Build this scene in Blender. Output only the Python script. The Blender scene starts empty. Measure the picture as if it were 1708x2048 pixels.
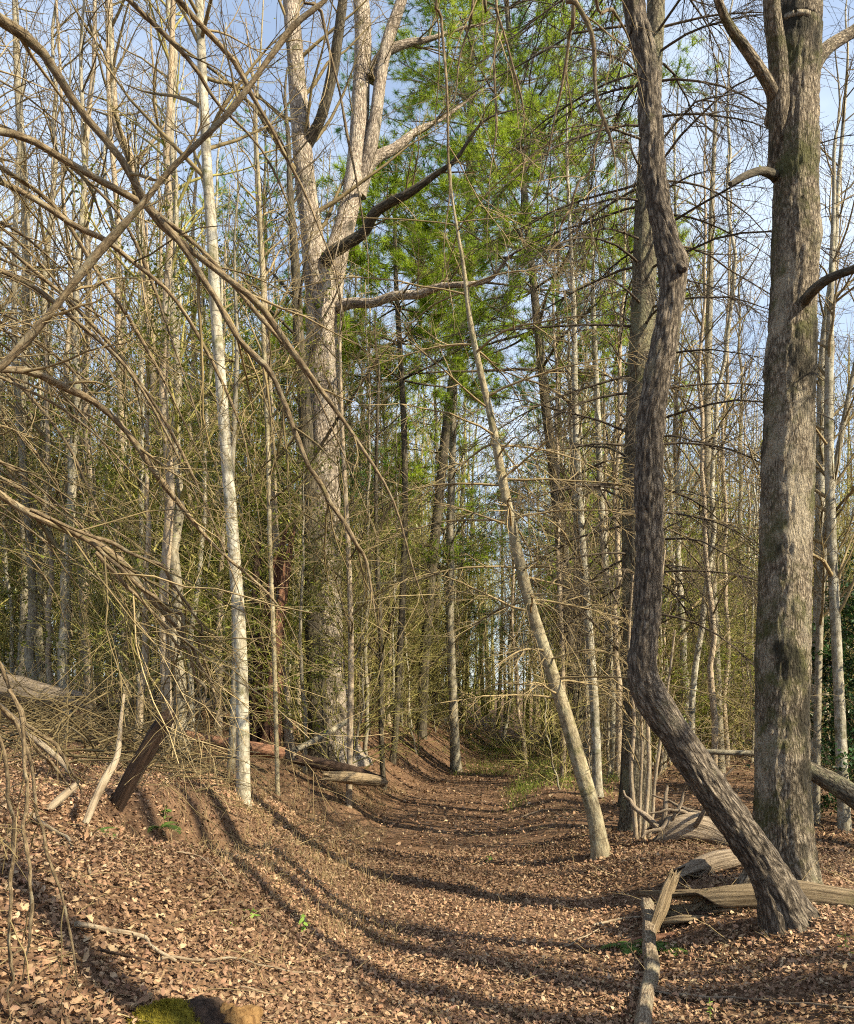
import bpy, math
import numpy as np
from mathutils import Vector

rng = np.random.default_rng(7)
scene = bpy.context.scene
COL = scene.collection
PI = math.pi

# ------------------------------------------------------------------ camera, sky, sun, exposure
F, CX, HY, CAMZ = 1676.0, 854.0, 1400.0, 1.6      # focal length and horizon in photograph pixels, eye height in metres
cam_data = bpy.data.cameras.new('camera')
cam = bpy.data.objects.new('camera', cam_data)
COL.objects.link(cam)
scene.camera = cam
cam_data.sensor_fit = 'HORIZONTAL'
cam_data.sensor_width = 36.0
cam_data.lens = 36.0 * F / 1708.0
cam_data.shift_y = (HY - 1024.0) / 1708.0
cam_data.clip_start = 0.05
cam_data.clip_end = 2000.0
cam.location = (0, 0, CAMZ)
cam.rotation_euler = (PI / 2, 0, 0)

SUN_EL, SUN_BACK = math.radians(40), math.radians(30)       # elevation; how far the sun stands behind the camera's right
SUN = np.array([math.cos(SUN_EL) * math.cos(SUN_BACK), -math.cos(SUN_EL) * math.sin(SUN_BACK), math.sin(SUN_EL)])
world = bpy.data.worlds.new('World')
scene.world = world
world.use_nodes = True
wn = world.node_tree
wn.nodes.clear()
wo = wn.nodes.new('ShaderNodeOutputWorld')
wb = wn.nodes.new('ShaderNodeBackground')
sk = wn.nodes.new('ShaderNodeTexSky')
sk.sky_type = 'NISHITA'
sk.sun_disc = False
sk.sun_elevation = SUN_EL
sk.sun_rotation = math.atan2(SUN[0], SUN[1])
sk.air_density = 1.0
sk.dust_density = 1.0
sk.ozone_density = 1.5
tc = wn.nodes.new('ShaderNodeTexCoord')
mp = wn.nodes.new('ShaderNodeMapping')
mp.inputs['Scale'].default_value = (1.6, 1.6, 3.2)
cn = wn.nodes.new('ShaderNodeTexNoise')
cn.inputs['Scale'].default_value = 1.7
cn.inputs['Detail'].default_value = 7
cn.inputs['Roughness'].default_value = 0.55
cr = wn.nodes.new('ShaderNodeValToRGB')
cr.color_ramp.elements[0].position = 0.40
cr.color_ramp.elements[0].color = (0.26, 0.26, 0.26, 1)
cr.color_ramp.elements[1].position = 0.68
cr.color_ramp.elements[1].color = (0.9, 0.9, 0.9, 1)
cm = wn.nodes.new('ShaderNodeMixRGB')
cm.inputs['Color2'].default_value = (4.2, 4.8, 5.5, 1)
wn.links.new(tc.outputs['Generated'], mp.inputs['Vector'])
wn.links.new(mp.outputs['Vector'], cn.inputs['Vector'])
wn.links.new(cn.outputs['Fac'], cr.inputs['Fac'])
wn.links.new(cr.outputs['Color'], cm.inputs['Fac'])
wn.links.new(sk.outputs['Color'], cm.inputs['Color1'])
wn.links.new(cm.outputs['Color'], wb.inputs['Color'])
wb.inputs['Strength'].default_value = 0.095
wn.links.new(wb.outputs['Background'], wo.inputs['Surface'])

sun_data = bpy.data.lights.new('sun', 'SUN')
sun_data.energy = 5.0
sun_data.angle = math.radians(0.53)
sun_data.color = (1.0, 0.87, 0.63)
sun = bpy.data.objects.new('sun', sun_data)
COL.objects.link(sun)
sun.rotation_euler = Vector(SUN).to_track_quat('Z', 'Y').to_euler()

vs = scene.view_settings
vs.view_transform = 'Standard'
vs.look = 'None'
vs.gamma = 1.0
vs.use_curve_mapping = False
vs.exposure = 1.42
scene.render.engine = 'CYCLES'
scene.cycles.use_adaptive_sampling = True
scene.cycles.adaptive_threshold = 0.05
scene.cycles.max_bounces = 3
scene.cycles.diffuse_bounces = 2
scene.cycles.transmission_bounces = 3
scene.cycles.transparent_max_bounces = 3
scene.cycles.glossy_bounces = 2
scene.cycles.use_denoising = False
scene.cycles.filter_width = 1.1
scene.render.film_transparent = False


# ------------------------------------------------------------------ helpers: noise, tubes, growth, meshes
def _h(i, j, k, s):
    n = (i * 374761393 + j * 668265263 + k * 1440662683 + s * 974711) & 0xFFFFFFFF
    n = ((n ^ (n >> 13)) * 1274126177) & 0xFFFFFFFF
    n = ((n ^ (n >> 16)) * 2246822519) & 0xFFFFFFFF
    return ((n ^ (n >> 15)) & 0xFFFFFF) / float(0xFFFFFF)


def vnoise(p, seed=0):
    p = np.asarray(p, float)
    i = np.floor(p).astype(np.int64)
    f = p - i
    f = f * f * (3 - 2 * f)
    out = 0
    for a in (0, 1):
        for b in (0, 1):
            for c in (0, 1):
                w = (f[..., 0] if a else 1 - f[..., 0]) * (f[..., 1] if b else 1 - f[..., 1]) * (f[..., 2] if c else 1 - f[..., 2])
                out = out + w * _h(i[..., 0] + a, i[..., 1] + b, i[..., 2] + c, seed)
    return out


def fbm(p, oct=3, seed=0):
    v, a, t = 0, 1.0, 0
    p = np.asarray(p, float)
    for o in range(oct):
        v = v + a * vnoise(p * (2 ** o), seed + o * 17)
        t += a
        a *= 0.5
    return v / t


def norm(v):
    return v / np.maximum(np.linalg.norm(v, axis=-1, keepdims=True), 1e-9)


def smooth(t):
    t = np.clip(t, 0, 1)
    return t * t * (3 - 2 * t)


PATH_Y = np.array([-60, 0, 3, 5.6, 8.9, 12.2, 16.8, 24, 32, 60, 300.])
PATH_X = np.array([0.9, .95, .9, .68, .2, .33, 1.06, 2.5, 3.9, 9, 60.])


def path_x(y):
    return np.interp(y, PATH_Y, PATH_X)


def zg(x, y):
    x = np.asarray(x, float)
    y = np.asarray(y, float)
    t = x - path_x(y)
    l = 0.80 * smooth((-t - 0.75) / 1.8) + 0.17 * np.clip(-t - 2.0, 0, 5) + 0.05 * np.clip(-t - 7.0, 0, 30)
    r = 0.26 * smooth((t - 0.55) / 1.1) - 0.03 * np.clip(t - 2.4, 0, 25)
    far = 0.012 * np.clip(y - 34, 0, 120)
    q = np.stack([x, y, np.zeros_like(x)], -1)
    n = (fbm(q * 0.45, 2, 3) - .5) * 0.22 + (fbm(q * 1.7, 2, 5) - .5) * 0.11
    n = n * (0.45 + 0.55 * smooth((np.abs(t) - 0.5) / 1.0))
    scar = .42 * np.exp(-((x + 1.62 - .18 * (y - 5.6)) / .22) ** 2 - ((y - 5.7) / .9) ** 2) - .14 * np.exp(-((x + 2.05 - .18 * (y - 5.6)) / .3) ** 2 - ((y - 5.7) / .8) ** 2)
    return l + r + far + n - scar - 0.03 * np.exp(-(t / 0.5) ** 2)


def pt(px, py, Y):
    return np.array([(px - CX) / F * Y, Y, CAMZ - (py - HY) / F * Y])


def hit(px, py, ymax=60):
    Y = np.linspace(1.5, ymax, 3000)
    x = (px - CX) / F * Y
    z = CAMZ - (py - HY) / F * Y
    d = z - zg(x, Y)
    k = np.argmax(d < 0)
    return float(Y[k]) if d.min() < 0 else ymax


def crom(pts, n):
    """n points on a smooth curve through pts (any number of columns)."""
    p = np.asarray(pts, float)
    seg = np.r_[0, np.cumsum(np.linalg.norm(np.diff(p[:, :3], axis=0), axis=1) ** 0.5 + 1e-6)]
    t = np.linspace(0, seg[-1], n)
    # use arc length spacing on a dense sample
    def ev(t):
        i = np.clip(np.searchsorted(seg, t, side='right') - 1, 0, len(p) - 2)
        u = ((t - seg[i]) / (seg[i + 1] - seg[i]))[:, None]
        p1, p2 = p[i], p[i + 1]
        p0 = p[np.clip(i - 1, 0, None)]
        p3 = p[np.clip(i + 2, None, len(p) - 1)]
        return 0.5 * ((2 * p1) + (-p0 + p2) * u + (2 * p0 - 5 * p1 + 4 * p2 - p3) * u ** 2 + (-p0 + 3 * p1 - 3 * p2 + p3) * u ** 3)
    d = ev(np.linspace(0, seg[-1], n * 6))
    s = np.r_[0, np.cumsum(np.linalg.norm(np.diff(d[:, :3], axis=0), axis=1))]
    q = np.linspace(0, s[-1], n)
    return np.stack([np.interp(q, s, d[:, c]) for c in range(p.shape[1])], 1)


def frames(P):
    T = norm(np.gradient(P, axis=1))
    m = norm(T.mean(1))
    ref = np.where(np.abs(m[:, 2:3]) > 0.75, np.array([[1., 0.13, 0.]]), np.array([[0.1, 0.05, 1.]]))[:, None, :]
    N = norm(ref - (ref * T).sum(-1, keepdims=True) * T)
    B = np.cross(T, N)
    return T, N, B


def tubes(P, R, k):
    """m strands of n points -> vertices and quads of open tubes with k sides."""
    P = np.asarray(P, float)
    m, n = P.shape[:2]
    T, N, B = frames(P)
    a = np.arange(k) * (2 * PI / k)
    R = np.broadcast_to(np.asarray(R, float).reshape(m, n, -1), (m, n, k)) if np.ndim(R) == 3 else np.broadcast_to(np.asarray(R, float)[:, :, None], (m, n, k))
    V = P[:, :, None, :] + R[..., None] * (np.cos(a)[None, None, :, None] * N[:, :, None, :] + np.sin(a)[None, None, :, None] * B[:, :, None, :])
    idx = np.arange(m * n * k).reshape(m, n, k)
    q = np.stack([idx[:, :-1, :], np.roll(idx, -1, 2)[:, :-1, :], np.roll(idx, -1, 2)[:, 1:, :], idx[:, 1:, :]], -1).reshape(-1, 4)
    return V.reshape(-1, 3), q


def grow(start, d, L, n, wander, grav, g=rng):
    m = len(start)
    P = np.zeros((m, n, 3))
    P[:, 0] = start
    d = norm(d)
    step = (np.asarray(L, float) / (n - 1)).reshape(-1, 1)
    grav = np.asarray(grav, float).reshape(-1, 1) if np.ndim(grav) else grav
    for i in range(1, n):
        d = norm(d + wander * g.normal(size=(m, 3)) + np.array([[0, 0, 1.]]) * grav)
        P[:, i] = P[:, i - 1] + d * step
    return P


def spawn(P, R, m, t0, t1, ang, g=rng, flat=None, even=False):
    """m places on strands P: start, outgoing direction, radius there, parent index."""
    ln = np.linalg.norm(np.diff(P, axis=1), axis=2).sum(1)
    s = g.choice(len(P), m, p=ln / ln.sum())
    t = (t0 + (t1 - t0) * (np.arange(m) + g.random(m)) / m) if even else g.uniform(t0, t1, m)
    n = P.shape[1]
    x = t * (n - 1)
    i = np.clip(x.astype(int), 0, n - 2)
    f = (x - i)[:, None]
    a, b = P[s, i], P[s, i + 1]
    pos = a * (1 - f) + b * f
    T = norm(b - a)
    q = g.normal(size=(m, 3))
    if flat is not None:
        q[:, 2] *= flat
    q = norm(q - (q * T).sum(1, keepdims=True) * T)
    an = ang * g.uniform(0.65, 1.25, m)[:, None]
    d = np.cos(an) * T + np.sin(an) * q
    r = R[s, i] * (1 - f[:, 0]) + R[s, i + 1] * f[:, 0]
    return pos, d, r, s


def taper(m, n, r0, r1):
    r0 = np.broadcast_to(r0, (m,))[:, None]
    r1 = np.broadcast_to(r1, (m,))[:, None]
    return r0 + (r1 - r0) * np.linspace(0, 1, n)[None]


class Geo:
    def __init__(self):
        self.v, self.f, self.c, self.b, self.n = [], [], [], [], 0

    def add(self, V, Q, col=None, bark=None):
        self.v.append(np.asarray(V, float))
        self.f.append(np.asarray(Q, np.int64) + self.n)
        if col is not None:
            self.c.append(np.asarray(col, float))
        if bark is not None:
            self.b.append(np.asarray(bark, float))
        self.n += len(V)
        return self

    def strands(self, P, R, k):
        V, q = tubes(P, R, k)
        return self.add(V, q)

    def mesh(self, name, mat, shade=True):
        V = np.concatenate(self.v)
        me = bpy.data.meshes.new(name)
        me.vertices.add(len(V))
        me.vertices.foreach_set('co', V.astype(np.float32).ravel())
        li = np.concatenate([f.ravel() for f in self.f]).astype(np.int32)
        lt = np.concatenate([np.full(len(f), f.shape[1]) for f in self.f]).astype(np.int32)
        me.loops.add(len(li))
        me.polygons.add(len(lt))
        me.loops.foreach_set('vertex_index', li)
        me.polygons.foreach_set('loop_start', np.r_[0, np.cumsum(lt)[:-1]].astype(np.int32))
        me.polygons.foreach_set('loop_total', lt)
        me.update(calc_edges=True)
        if shade:
            me.polygons.foreach_set('use_smooth', np.ones(len(lt), bool))
        if self.c:
            a = me.attributes.new('tint', 'FLOAT_COLOR', 'POINT')
            c = np.concatenate(self.c)
            a.data.foreach_set('color', np.c_[c, np.ones(len(c))].astype(np.float32).ravel())
        if self.b:
            a = me.attributes.new('bark', 'FLOAT_VECTOR', 'POINT')
            a.data.foreach_set('vector', np.concatenate(self.b).astype(np.float32).ravel())
        me.materials.append(mat)
        return me


def link(name, data, parent=None):
    o = bpy.data.objects.new(name, data)
    COL.objects.link(o)
    if parent is not None:
        o.parent = parent
    return o


def tag(o, label=None, cat=None, group=None, kind=None):
    for k, v in (('label', label), ('category', cat), ('group', group), ('kind', kind)):
        if v:
            o[k] = v
    return o


def empty(name, loc, label, cat, group=None):
    o = link(name, None)
    o.location = [float(c) for c in loc]
    return tag(o, label, cat, group)


# ------------------------------------------------------------------ materials
def new_mat(name):
    m = bpy.data.materials.new(name)
    m.use_nodes = True
    t = m.node_tree
    b = t.nodes['Principled BSDF']
    b.inputs['Roughness'].default_value = 0.85
    if 'Specular IOR Level' in b.inputs:
        b.inputs['Specular IOR Level'].default_value = 0.25
    return m, t, b


def nd(t, kind, **kw):
    n = t.nodes.new(kind)
    for k, v in kw.items():
        if k in n.inputs:
            n.inputs[k].default_value = v
        else:
            setattr(n, k, v)
    return n


def ramp(t, fac, stops):
    r = t.nodes.new('ShaderNodeValToRGB')
    e = r.color_ramp.elements
    while len(e) < len(stops):
        e.new(0.5)
    for i, (p, c) in enumerate(stops):
        e[i].position = p
        e[i].color = (*c, 1) if len(c) == 3 else c
    t.links.new(fac, r.inputs['Fac'])
    return r.outputs['Color']


def mix(t, fac, a, b, mode='MIX'):
    n = t.nodes.new('ShaderNodeMixRGB')
    n.blend_type = mode
    for s, v in (('Fac', fac), ('Color1', a), ('Color2', b)):
        if hasattr(v, 'links') or hasattr(v, 'is_linked'):
            t.links.new(v, n.inputs[s])
        else:
            n.inputs[s].default_value = v if np.ndim(v) == 0 else (*v, 1)
    return n.outputs['Color']


def g3(v):
    return (v, v, v)


def bark_mat(name, dark, mid, light, hs, vs_, bump=0.02, lichen=None, lich_amt=0.5, lich_scale=5.0, moss=0.0, rings=0.0, furrow=0.6, stain=0.0):
    """Bark in cylinder coordinates (attribute bark: round the trunk in x and y, along it in z)."""
    m, t, b = new_mat(name)
    at = nd(t, 'ShaderNodeAttribute', attribute_name='bark')
    oi = nd(t, 'ShaderNodeObjectInfo')
    mp_ = nd(t, 'ShaderNodeMapping')
    mp_.inputs['Scale'].default_value = (hs, hs, vs_)
    t.links.new(at.outputs['Vector'], mp_.inputs['Vector'])
    dn = nd(t, 'ShaderNodeTexNoise', Scale=0.9, Detail=3)
    t.links.new(mp_.outputs['Vector'], dn.inputs['Vector'])
    va = nd(t, 'ShaderNodeVectorMath', operation='MULTIPLY_ADD')
    va.inputs[1].default_value = (0.9, 0.9, 0.9)
    t.links.new(dn.outputs['Color'], va.inputs[0])
    t.links.new(mp_.outputs['Vector'], va.inputs[2])
    vo = nd(t, 'ShaderNodeTexVoronoi', feature='DISTANCE_TO_EDGE', Scale=1.0)
    t.links.new(va.outputs['Vector'], vo.inputs['Vector'])
    fn = nd(t, 'ShaderNodeTexNoise', Scale=1.6, Detail=8, Roughness=0.7)
    t.links.new(mp_.outputs['Vector'], fn.inputs['Vector'])
    edge = ramp(t, vo.outputs['Distance'], [(0.0, g3(0.0)), (0.30, g3(1.0))])
    h = mix(t, furrow, fn.outputs['Fac'], edge, 'MULTIPLY')
    hb = mix(t, 0.55, h, fn.outputs['Fac'])
    col = ramp(t, hb, [(0.20, dark), (0.36, mid), (0.54, light)])
    lo = nd(t, 'ShaderNodeTexNoise', Scale=2.2, Detail=4)
    t.links.new(at.outputs['Vector'], lo.inputs['Vector'])
    shade = ramp(t, lo.outputs['Fac'], [(0.3, g3(0.72)), (0.7, g3(1.25))])
    col = mix(t, 1.0, col, shade, 'MULTIPLY')
    if lichen is not None:
        ln = nd(t, 'ShaderNodeTexNoise', Scale=lich_scale, Detail=6, Roughness=0.65)
        lm = nd(t, 'ShaderNodeMapping')
        lm.inputs['Scale'].default_value = (1, 1, 0.55)
        t.links.new(at.outputs['Vector'], lm.inputs['Vector'])
        t.links.new(lm.outputs['Vector'], ln.inputs['Vector'])
        c = 0.70 - 0.36 * lich_amt
        lf = ramp(t, ln.outputs['Fac'], [(c - 0.05, g3(0)), (c + 0.05, g3(0.85))])
        col = mix(t, lf, col, mix(t, 0.45, lichen, col, 'MULTIPLY'))
    if moss > 0:
        mn = nd(t, 'ShaderNodeTexNoise', Scale=3.1, Detail=7, Roughness=0.7)
        t.links.new(at.outputs['Vector'], mn.inputs['Vector'])
        c = 0.70 - 0.3 * moss
        mf = ramp(t, mn.outputs['Fac'], [(c - 0.04, g3(0)), (c + 0.08, g3(0.8))])
        col = mix(t, mf, col, (0.075, 0.08, 0.018))
    if stain > 0:
        sn = nd(t, 'ShaderNodeTexNoise', Scale=2.6, Detail=6, Roughness=0.62)
        sm = nd(t, 'ShaderNodeMapping')
        sm.inputs['Scale'].default_value = (1, 1, 0.5)
        sm.inputs['Location'].default_value = (4.3, 1.7, 0.2)
        t.links.new(at.outputs['Vector'], sm.inputs['Vector'])
        t.links.new(sm.outputs['Vector'], sn.inputs['Vector'])
        c = 0.70 - 0.3 * stain
        sf = ramp(t, sn.outputs['Fac'], [(c - 0.03, g3(0)), (c + 0.05, g3(0.88))])
        col = mix(t, sf, col, (0.020, 0.018, 0.011))
    if rings > 0:
        rm = nd(t, 'ShaderNodeMapping')
        rm.inputs['Scale'].default_value = (6, 6, 46)
        t.links.new(at.outputs['Vector'], rm.inputs['Vector'])
        rn = nd(t, 'ShaderNodeTexNoise', Scale=1.0, Detail=3)
        t.links.new(rm.outputs['Vector'], rn.inputs['Vector'])
        rf = ramp(t, rn.outputs['Fac'], [(0.28, g3(rings)), (0.4, g3(0))])
        col = mix(t, rf, col, dark)
    hv = nd(t, 'ShaderNodeHueSaturation')
    mr = nd(t, 'ShaderNodeMapRange')
    mr.inputs['To Min'].default_value = 0.85
    mr.inputs['To Max'].default_value = 1.15
    t.links.new(oi.outputs['Random'], mr.inputs['Value'])
    t.links.new(mr.outputs['Result'], hv.inputs['Value'])
    t.links.new(col, hv.inputs['Color'])
    t.links.new(hv.outputs['Color'], b.inputs['Base Color'])
    bp = nd(t, 'ShaderNodeBump', Strength=1.0, Distance=bump)
    t.links.new(hb, bp.inputs['Height'])
    t.links.new(bp.outputs['Normal'], b.inputs['Normal'])
    b.inputs['Roughness'].default_value = 0.9
    return m


def twig_mat(name, c0, c1, scale=2.0, var=0.25):
    """Thin stems: colour wanders slowly along them and differs a little from plant to plant."""
    m, t, b = new_mat(name)
    g = nd(t, 'ShaderNodeTexCoord')
    oi = nd(t, 'ShaderNodeObjectInfo')
    n = nd(t, 'ShaderNodeTexNoise', Scale=scale, Detail=5, Roughness=0.7)
    t.links.new(g.outputs['Object'], n.inputs['Vector'])
    col = ramp(t, n.outputs['Fac'], [(0.32, c0), (0.68, c1)])
    hv = nd(t, 'ShaderNodeHueSaturation')
    mr = nd(t, 'ShaderNodeMapRange')
    mr.inputs['To Min'].default_value = 1 - var
    mr.inputs['To Max'].default_value = 1 + var
    t.links.new(oi.outputs['Random'], mr.inputs['Value'])
    t.links.new(mr.outputs['Result'], hv.inputs['Value'])
    t.links.new(col, hv.inputs['Color'])
    t.links.new(hv.outputs['Color'], b.inputs['Base Color'])
    b.inputs['Roughness'].default_value = 0.75
    return m


def leaf_mat(name, stops=None, trans=0.3, rough=0.55, scale=3.0, tint=False, var=0.2):
    """Leaves and needles: part of the light passes through."""
    m, t, b = new_mat(name)
    out = t.nodes['Material Output']
    if tint:
        a = nd(t, 'ShaderNodeAttribute', attribute_name='tint')
        col = a.outputs['Color']
    else:
        g = nd(t, 'ShaderNodeTexCoord')
        n = nd(t, 'ShaderNodeTexNoise', Scale=scale, Detail=4, Roughness=0.75)
        t.links.new(g.outputs['Object'], n.inputs['Vector'])
        col = ramp(t, n.outputs['Fac'], stops)
        oi = nd(t, 'ShaderNodeObjectInfo')
        hv = nd(t, 'ShaderNodeHueSaturation')
        mr = nd(t, 'ShaderNodeMapRange')
        mr.inputs['To Min'].default_value = 1 - var
        mr.inputs['To Max'].default_value = 1 + var
        t.links.new(oi.outputs['Random'], mr.inputs['Value'])
        t.links.new(mr.outputs['Result'], hv.inputs['Value'])
        t.links.new(col, hv.inputs['Color'])
        col = hv.outputs['Color']
    t.links.new(col, b.inputs['Base Color'])
    b.inputs['Roughness'].default_value = rough
    tr = nd(t, 'ShaderNodeBsdfTranslucent')
    t.links.new(col, tr.inputs['Color'])
    ms = nd(t, 'ShaderNodeMixShader')
    ms.inputs['Fac'].default_value = trans
    t.links.new(b.outputs['BSDF'], ms.inputs[1])
    t.links.new(tr.outputs['BSDF'], ms.inputs[2])
    t.links.new(ms.outputs['Shader'], out.inputs['Surface'])
    return m


def ground_mat():
    m, t, b = new_mat('ground_soil')
    g = nd(t, 'ShaderNodeTexCoord')
    n1 = nd(t, 'ShaderNodeTexNoise', Scale=0.9, Detail=6, Roughness=0.65)
    n2 = nd(t, 'ShaderNodeTexNoise', Scale=28.0, Detail=8, Roughness=0.75)
    v = nd(t, 'ShaderNodeTexVoronoi', Scale=26.0)
    for x in (n1, n2, v):
        t.links.new(g.outputs['Object'], x.inputs['Vector'])
    a = ramp(t, n2.outputs['Fac'], [(0.3, (0.04, 0.024, 0.014)), (0.5, (0.12, 0.075, 0.046)), (0.7, (0.25, 0.17, 0.11))])
    c = mix(t, 0.35, a, ramp(t, v.outputs['Distance'], [(0.1, (0.26, 0.172, 0.110)), (0.6, (0.09, 0.054, 0.034))]))
    big = ramp(t, n1.outputs['Fac'], [(0.35, (0.75, 0.66, 0.55)), (0.65, (1.1, 1.05, 1.0))])
    c = mix(t, 1.0, c, big, 'MULTIPLY')
    t.links.new(c, b.inputs['Base Color'])
    bp = nd(t, 'ShaderNodeBump', Strength=0.9, Distance=0.02)
    t.links.new(n2.outputs['Fac'], bp.inputs['Height'])
    t.links.new(bp.outputs['Normal'], b.inputs['Normal'])
    b.inputs['Roughness'].default_value = 0.95
    return m


def wood_mat(name, dark, mid, light, moss=0.0, bump=0.012):
    """Weathered, split grain along the piece (bark attribute)."""
    return bark_mat(name, dark, mid, light, 34, 1.6, bump=bump, moss=moss, furrow=0.25)


M = {}
M['ground'] = ground_mat()
M['oak'] = bark_mat('oak_bark', (0.012, 0.009, 0.006), (0.145, 0.115, 0.08), (0.44, 0.37, 0.275), 50, 15, 0.06, lichen=(0.62, 0.55, 0.42), lich_amt=0.42, lich_scale=3.4, moss=0.58, furrow=0.85, stain=.5)
M['furrow'] = bark_mat('furrowed_bark', (0.010, 0.007, 0.005), (0.100, 0.080, 0.060), (0.33, 0.275, 0.21), 40, 11, 0.07, lichen=(0.36, 0.33, 0.22), lich_amt=0.22, lich_scale=4, moss=0.2, furrow=0.85)
M['pine_bark'] = bark_mat('pine_bark', (0.012, 0.010, 0.007), (0.075, 0.062, 0.042), (0.22, 0.19, 0.135), 34, 13, 0.05, lichen=(0.30, 0.29, 0.18), lich_amt=0.45, moss=0.25, furrow=0.8)
M['birch'] = bark_mat('pale_lichen_bark', (0.05, 0.045, 0.03), (0.17, 0.15, 0.105), (0.34, 0.31, 0.24), 22, 9, 0.012, lichen=(0.60, 0.59, 0.51), lich_amt=0.44, lich_scale=11, moss=0.46, rings=0.8, furrow=0.3, stain=.3)
M['tanbark'] = bark_mat('mottled_tan_bark', (0.05, 0.042, 0.026), (0.15, 0.122, 0.075), (0.30, 0.255, 0.165), 24, 10, 0.014, lichen=(0.44, 0.41, 0.29), lich_amt=0.42, lich_scale=13, moss=0.45, rings=0.8, furrow=0.4, stain=.28)
M['beige'] = bark_mat('beige_bark', (0.05, 0.036, 0.022), (0.21, 0.16, 0.105), (0.36, 0.29, 0.205), 28, 8, 0.012, lichen=(0.46, 0.42, 0.33), lich_amt=0.4, lich_scale=14, moss=0.25, rings=0.4, furrow=0.4)
M['poplar'] = bark_mat('pinkish_bark', (0.035, 0.028, 0.021), (0.20, 0.16, 0.122), (0.50, 0.425, 0.345), 24, 8, 0.06, lichen=(0.58, 0.52, 0.43), lich_amt=0.42, lich_scale=4, furrow=0.8, stain=.3, moss=.25)
M['darkbark'] = bark_mat('dark_bark', (0.010, 0.009, 0.006), (0.045, 0.038, 0.026), (0.13, 0.11, 0.078), 24, 6, 0.03, moss=0.3)
M['greybark'] = bark_mat('grey_bark', (0.03, 0.026, 0.018), (0.13, 0.112, 0.078), (0.28, 0.25, 0.185), 26, 8, 0.012, lichen=(0.40, 0.38, 0.30), lich_amt=0.38, lich_scale=12, moss=0.3, furrow=0.4)
M['limb'] = bark_mat('shrub_bark', (0.030, 0.021, 0.012), (0.105, 0.076, 0.043), (0.235, 0.18, 0.108), 70, 24, 0.008, lichen=(0.36, 0.32, 0.22), lich_amt=0.34, lich_scale=26, moss=0.35, furrow=0.55)
M['twig_tan'] = twig_mat('tan_twig', (0.115, 0.084, 0.038), (0.33, 0.255, 0.135))
M['twig_brown'] = twig_mat('brown_twig', (0.055, 0.042, 0.018), (0.205, 0.155, 0.072))
M['twig_olive'] = twig_mat('olive_twig', (0.11, 0.100, 0.026), (0.30, 0.265, 0.088))
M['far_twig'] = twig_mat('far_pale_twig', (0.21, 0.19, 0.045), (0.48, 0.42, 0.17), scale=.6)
M['twig_dark'] = twig_mat('dark_twig', (0.022, 0.017, 0.011), (0.09, 0.068, 0.044))
M['needle'] = leaf_mat('pine_needle', [(0.3, (0.12, 0.21, 0.015)), (0.5, (0.29, 0.40, 0.03)), (0.7, (0.46, 0.52, 0.07))], trans=0.5, scale=1.3)
M['needle_dark'] = leaf_mat('dark_needle', [(0.3, (0.035, 0.11, 0.03)), (0.55, (0.10, 0.22, 0.04)), (0.75, (0.24, 0.34, 0.04))], trans=0.35, scale=1.3)
M['holly'] = leaf_mat('evergreen_leaf', [(0.35, (0.07, 0.095, 0.012)), (0.55, (0.165, 0.195, 0.026)), (0.75, (0.29, 0.31, 0.055))], trans=0.4, rough=0.4, scale=2.0)
M['holly_dark'] = leaf_mat('dark_evergreen_leaf', [(0.35, (0.010, 0.030, 0.010)), (0.65, (0.03, 0.07, 0.016)), (0.85, (0.07, 0.12, 0.03))], trans=0.2, rough=0.35, scale=2.0)
M['bud'] = leaf_mat('spring_bud', [(0.3, (0.19, 0.22, 0.032)), (0.7, (0.37, 0.40, 0.085))], trans=0.45, scale=2.0)
M['litter'] = leaf_mat('dead_leaf', tint=True, trans=0.12, rough=0.7)
M['grass'] = leaf_mat('fresh_grass', [(0.3, (0.10, 0.14, 0.02)), (0.7, (0.24, 0.30, 0.05))], trans=0.4)
M['drygrass'] = leaf_mat('dry_grass', [(0.3, (0.19, 0.13, 0.055)), (0.7, (0.42, 0.33, 0.17))], trans=0.3)
M['seedling'] = leaf_mat('seedling_leaf', [(0.3, (0.17, 0.30, 0.04)), (0.7, (0.32, 0.48, 0.10))], trans=0.45)
M['fern'] = leaf_mat('fern_leaf', [(0.3, (0.05, 0.10, 0.02)), (0.7, (0.12, 0.19, 0.035))], trans=0.35)
M['wood_gold'] = wood_mat('golden_dead_wood', (0.02, 0.014, 0.008), (0.115, 0.082, 0.046), (0.29, 0.22, 0.135), moss=0.36, bump=.03)
M['wood_grey'] = wood_mat('grey_dead_wood', (0.02, 0.015, 0.010), (0.12, 0.09, 0.062), (0.28, 0.225, 0.165), bump=.03)
M['wood_red'] = wood_mat('red_rotten_wood', (0.02, 0.009, 0.005), (0.12, 0.055, 0.031), (0.26, 0.14, 0.085), bump=.03)
M['wood_dark'] = wood_mat('dark_rotten_wood', (0.006, 0.004, 0.003), (0.025, 0.015, 0.010), (0.08, 0.05, 0.034), bump=.03)
M['wood_pale'] = bark_mat('pale_peeled_wood', (0.04, 0.028, 0.017), (0.17, 0.125, 0.08), (0.32, 0.26, 0.185), 40, 5, .012, lichen=(0.42, 0.38, 0.29), lich_amt=.45, lich_scale=18, moss=0.4, furrow=.35)
M['pole_bark'] = bark_mat('flaking_pole_bark', (0.025, 0.018, 0.011), (0.12, 0.088, 0.058), (0.30, 0.245, 0.175), 60, 16, .02, lichen=(0.36, 0.32, 0.23), lich_amt=.42, lich_scale=12, moss=.4, furrow=.7, stain=.35)
M['wood_orange'] = wood_mat('orange_rotten_wood', (0.04, 0.018, 0.006), (0.17, 0.088, 0.03), (0.32, 0.19, 0.075), bump=.02)
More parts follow.
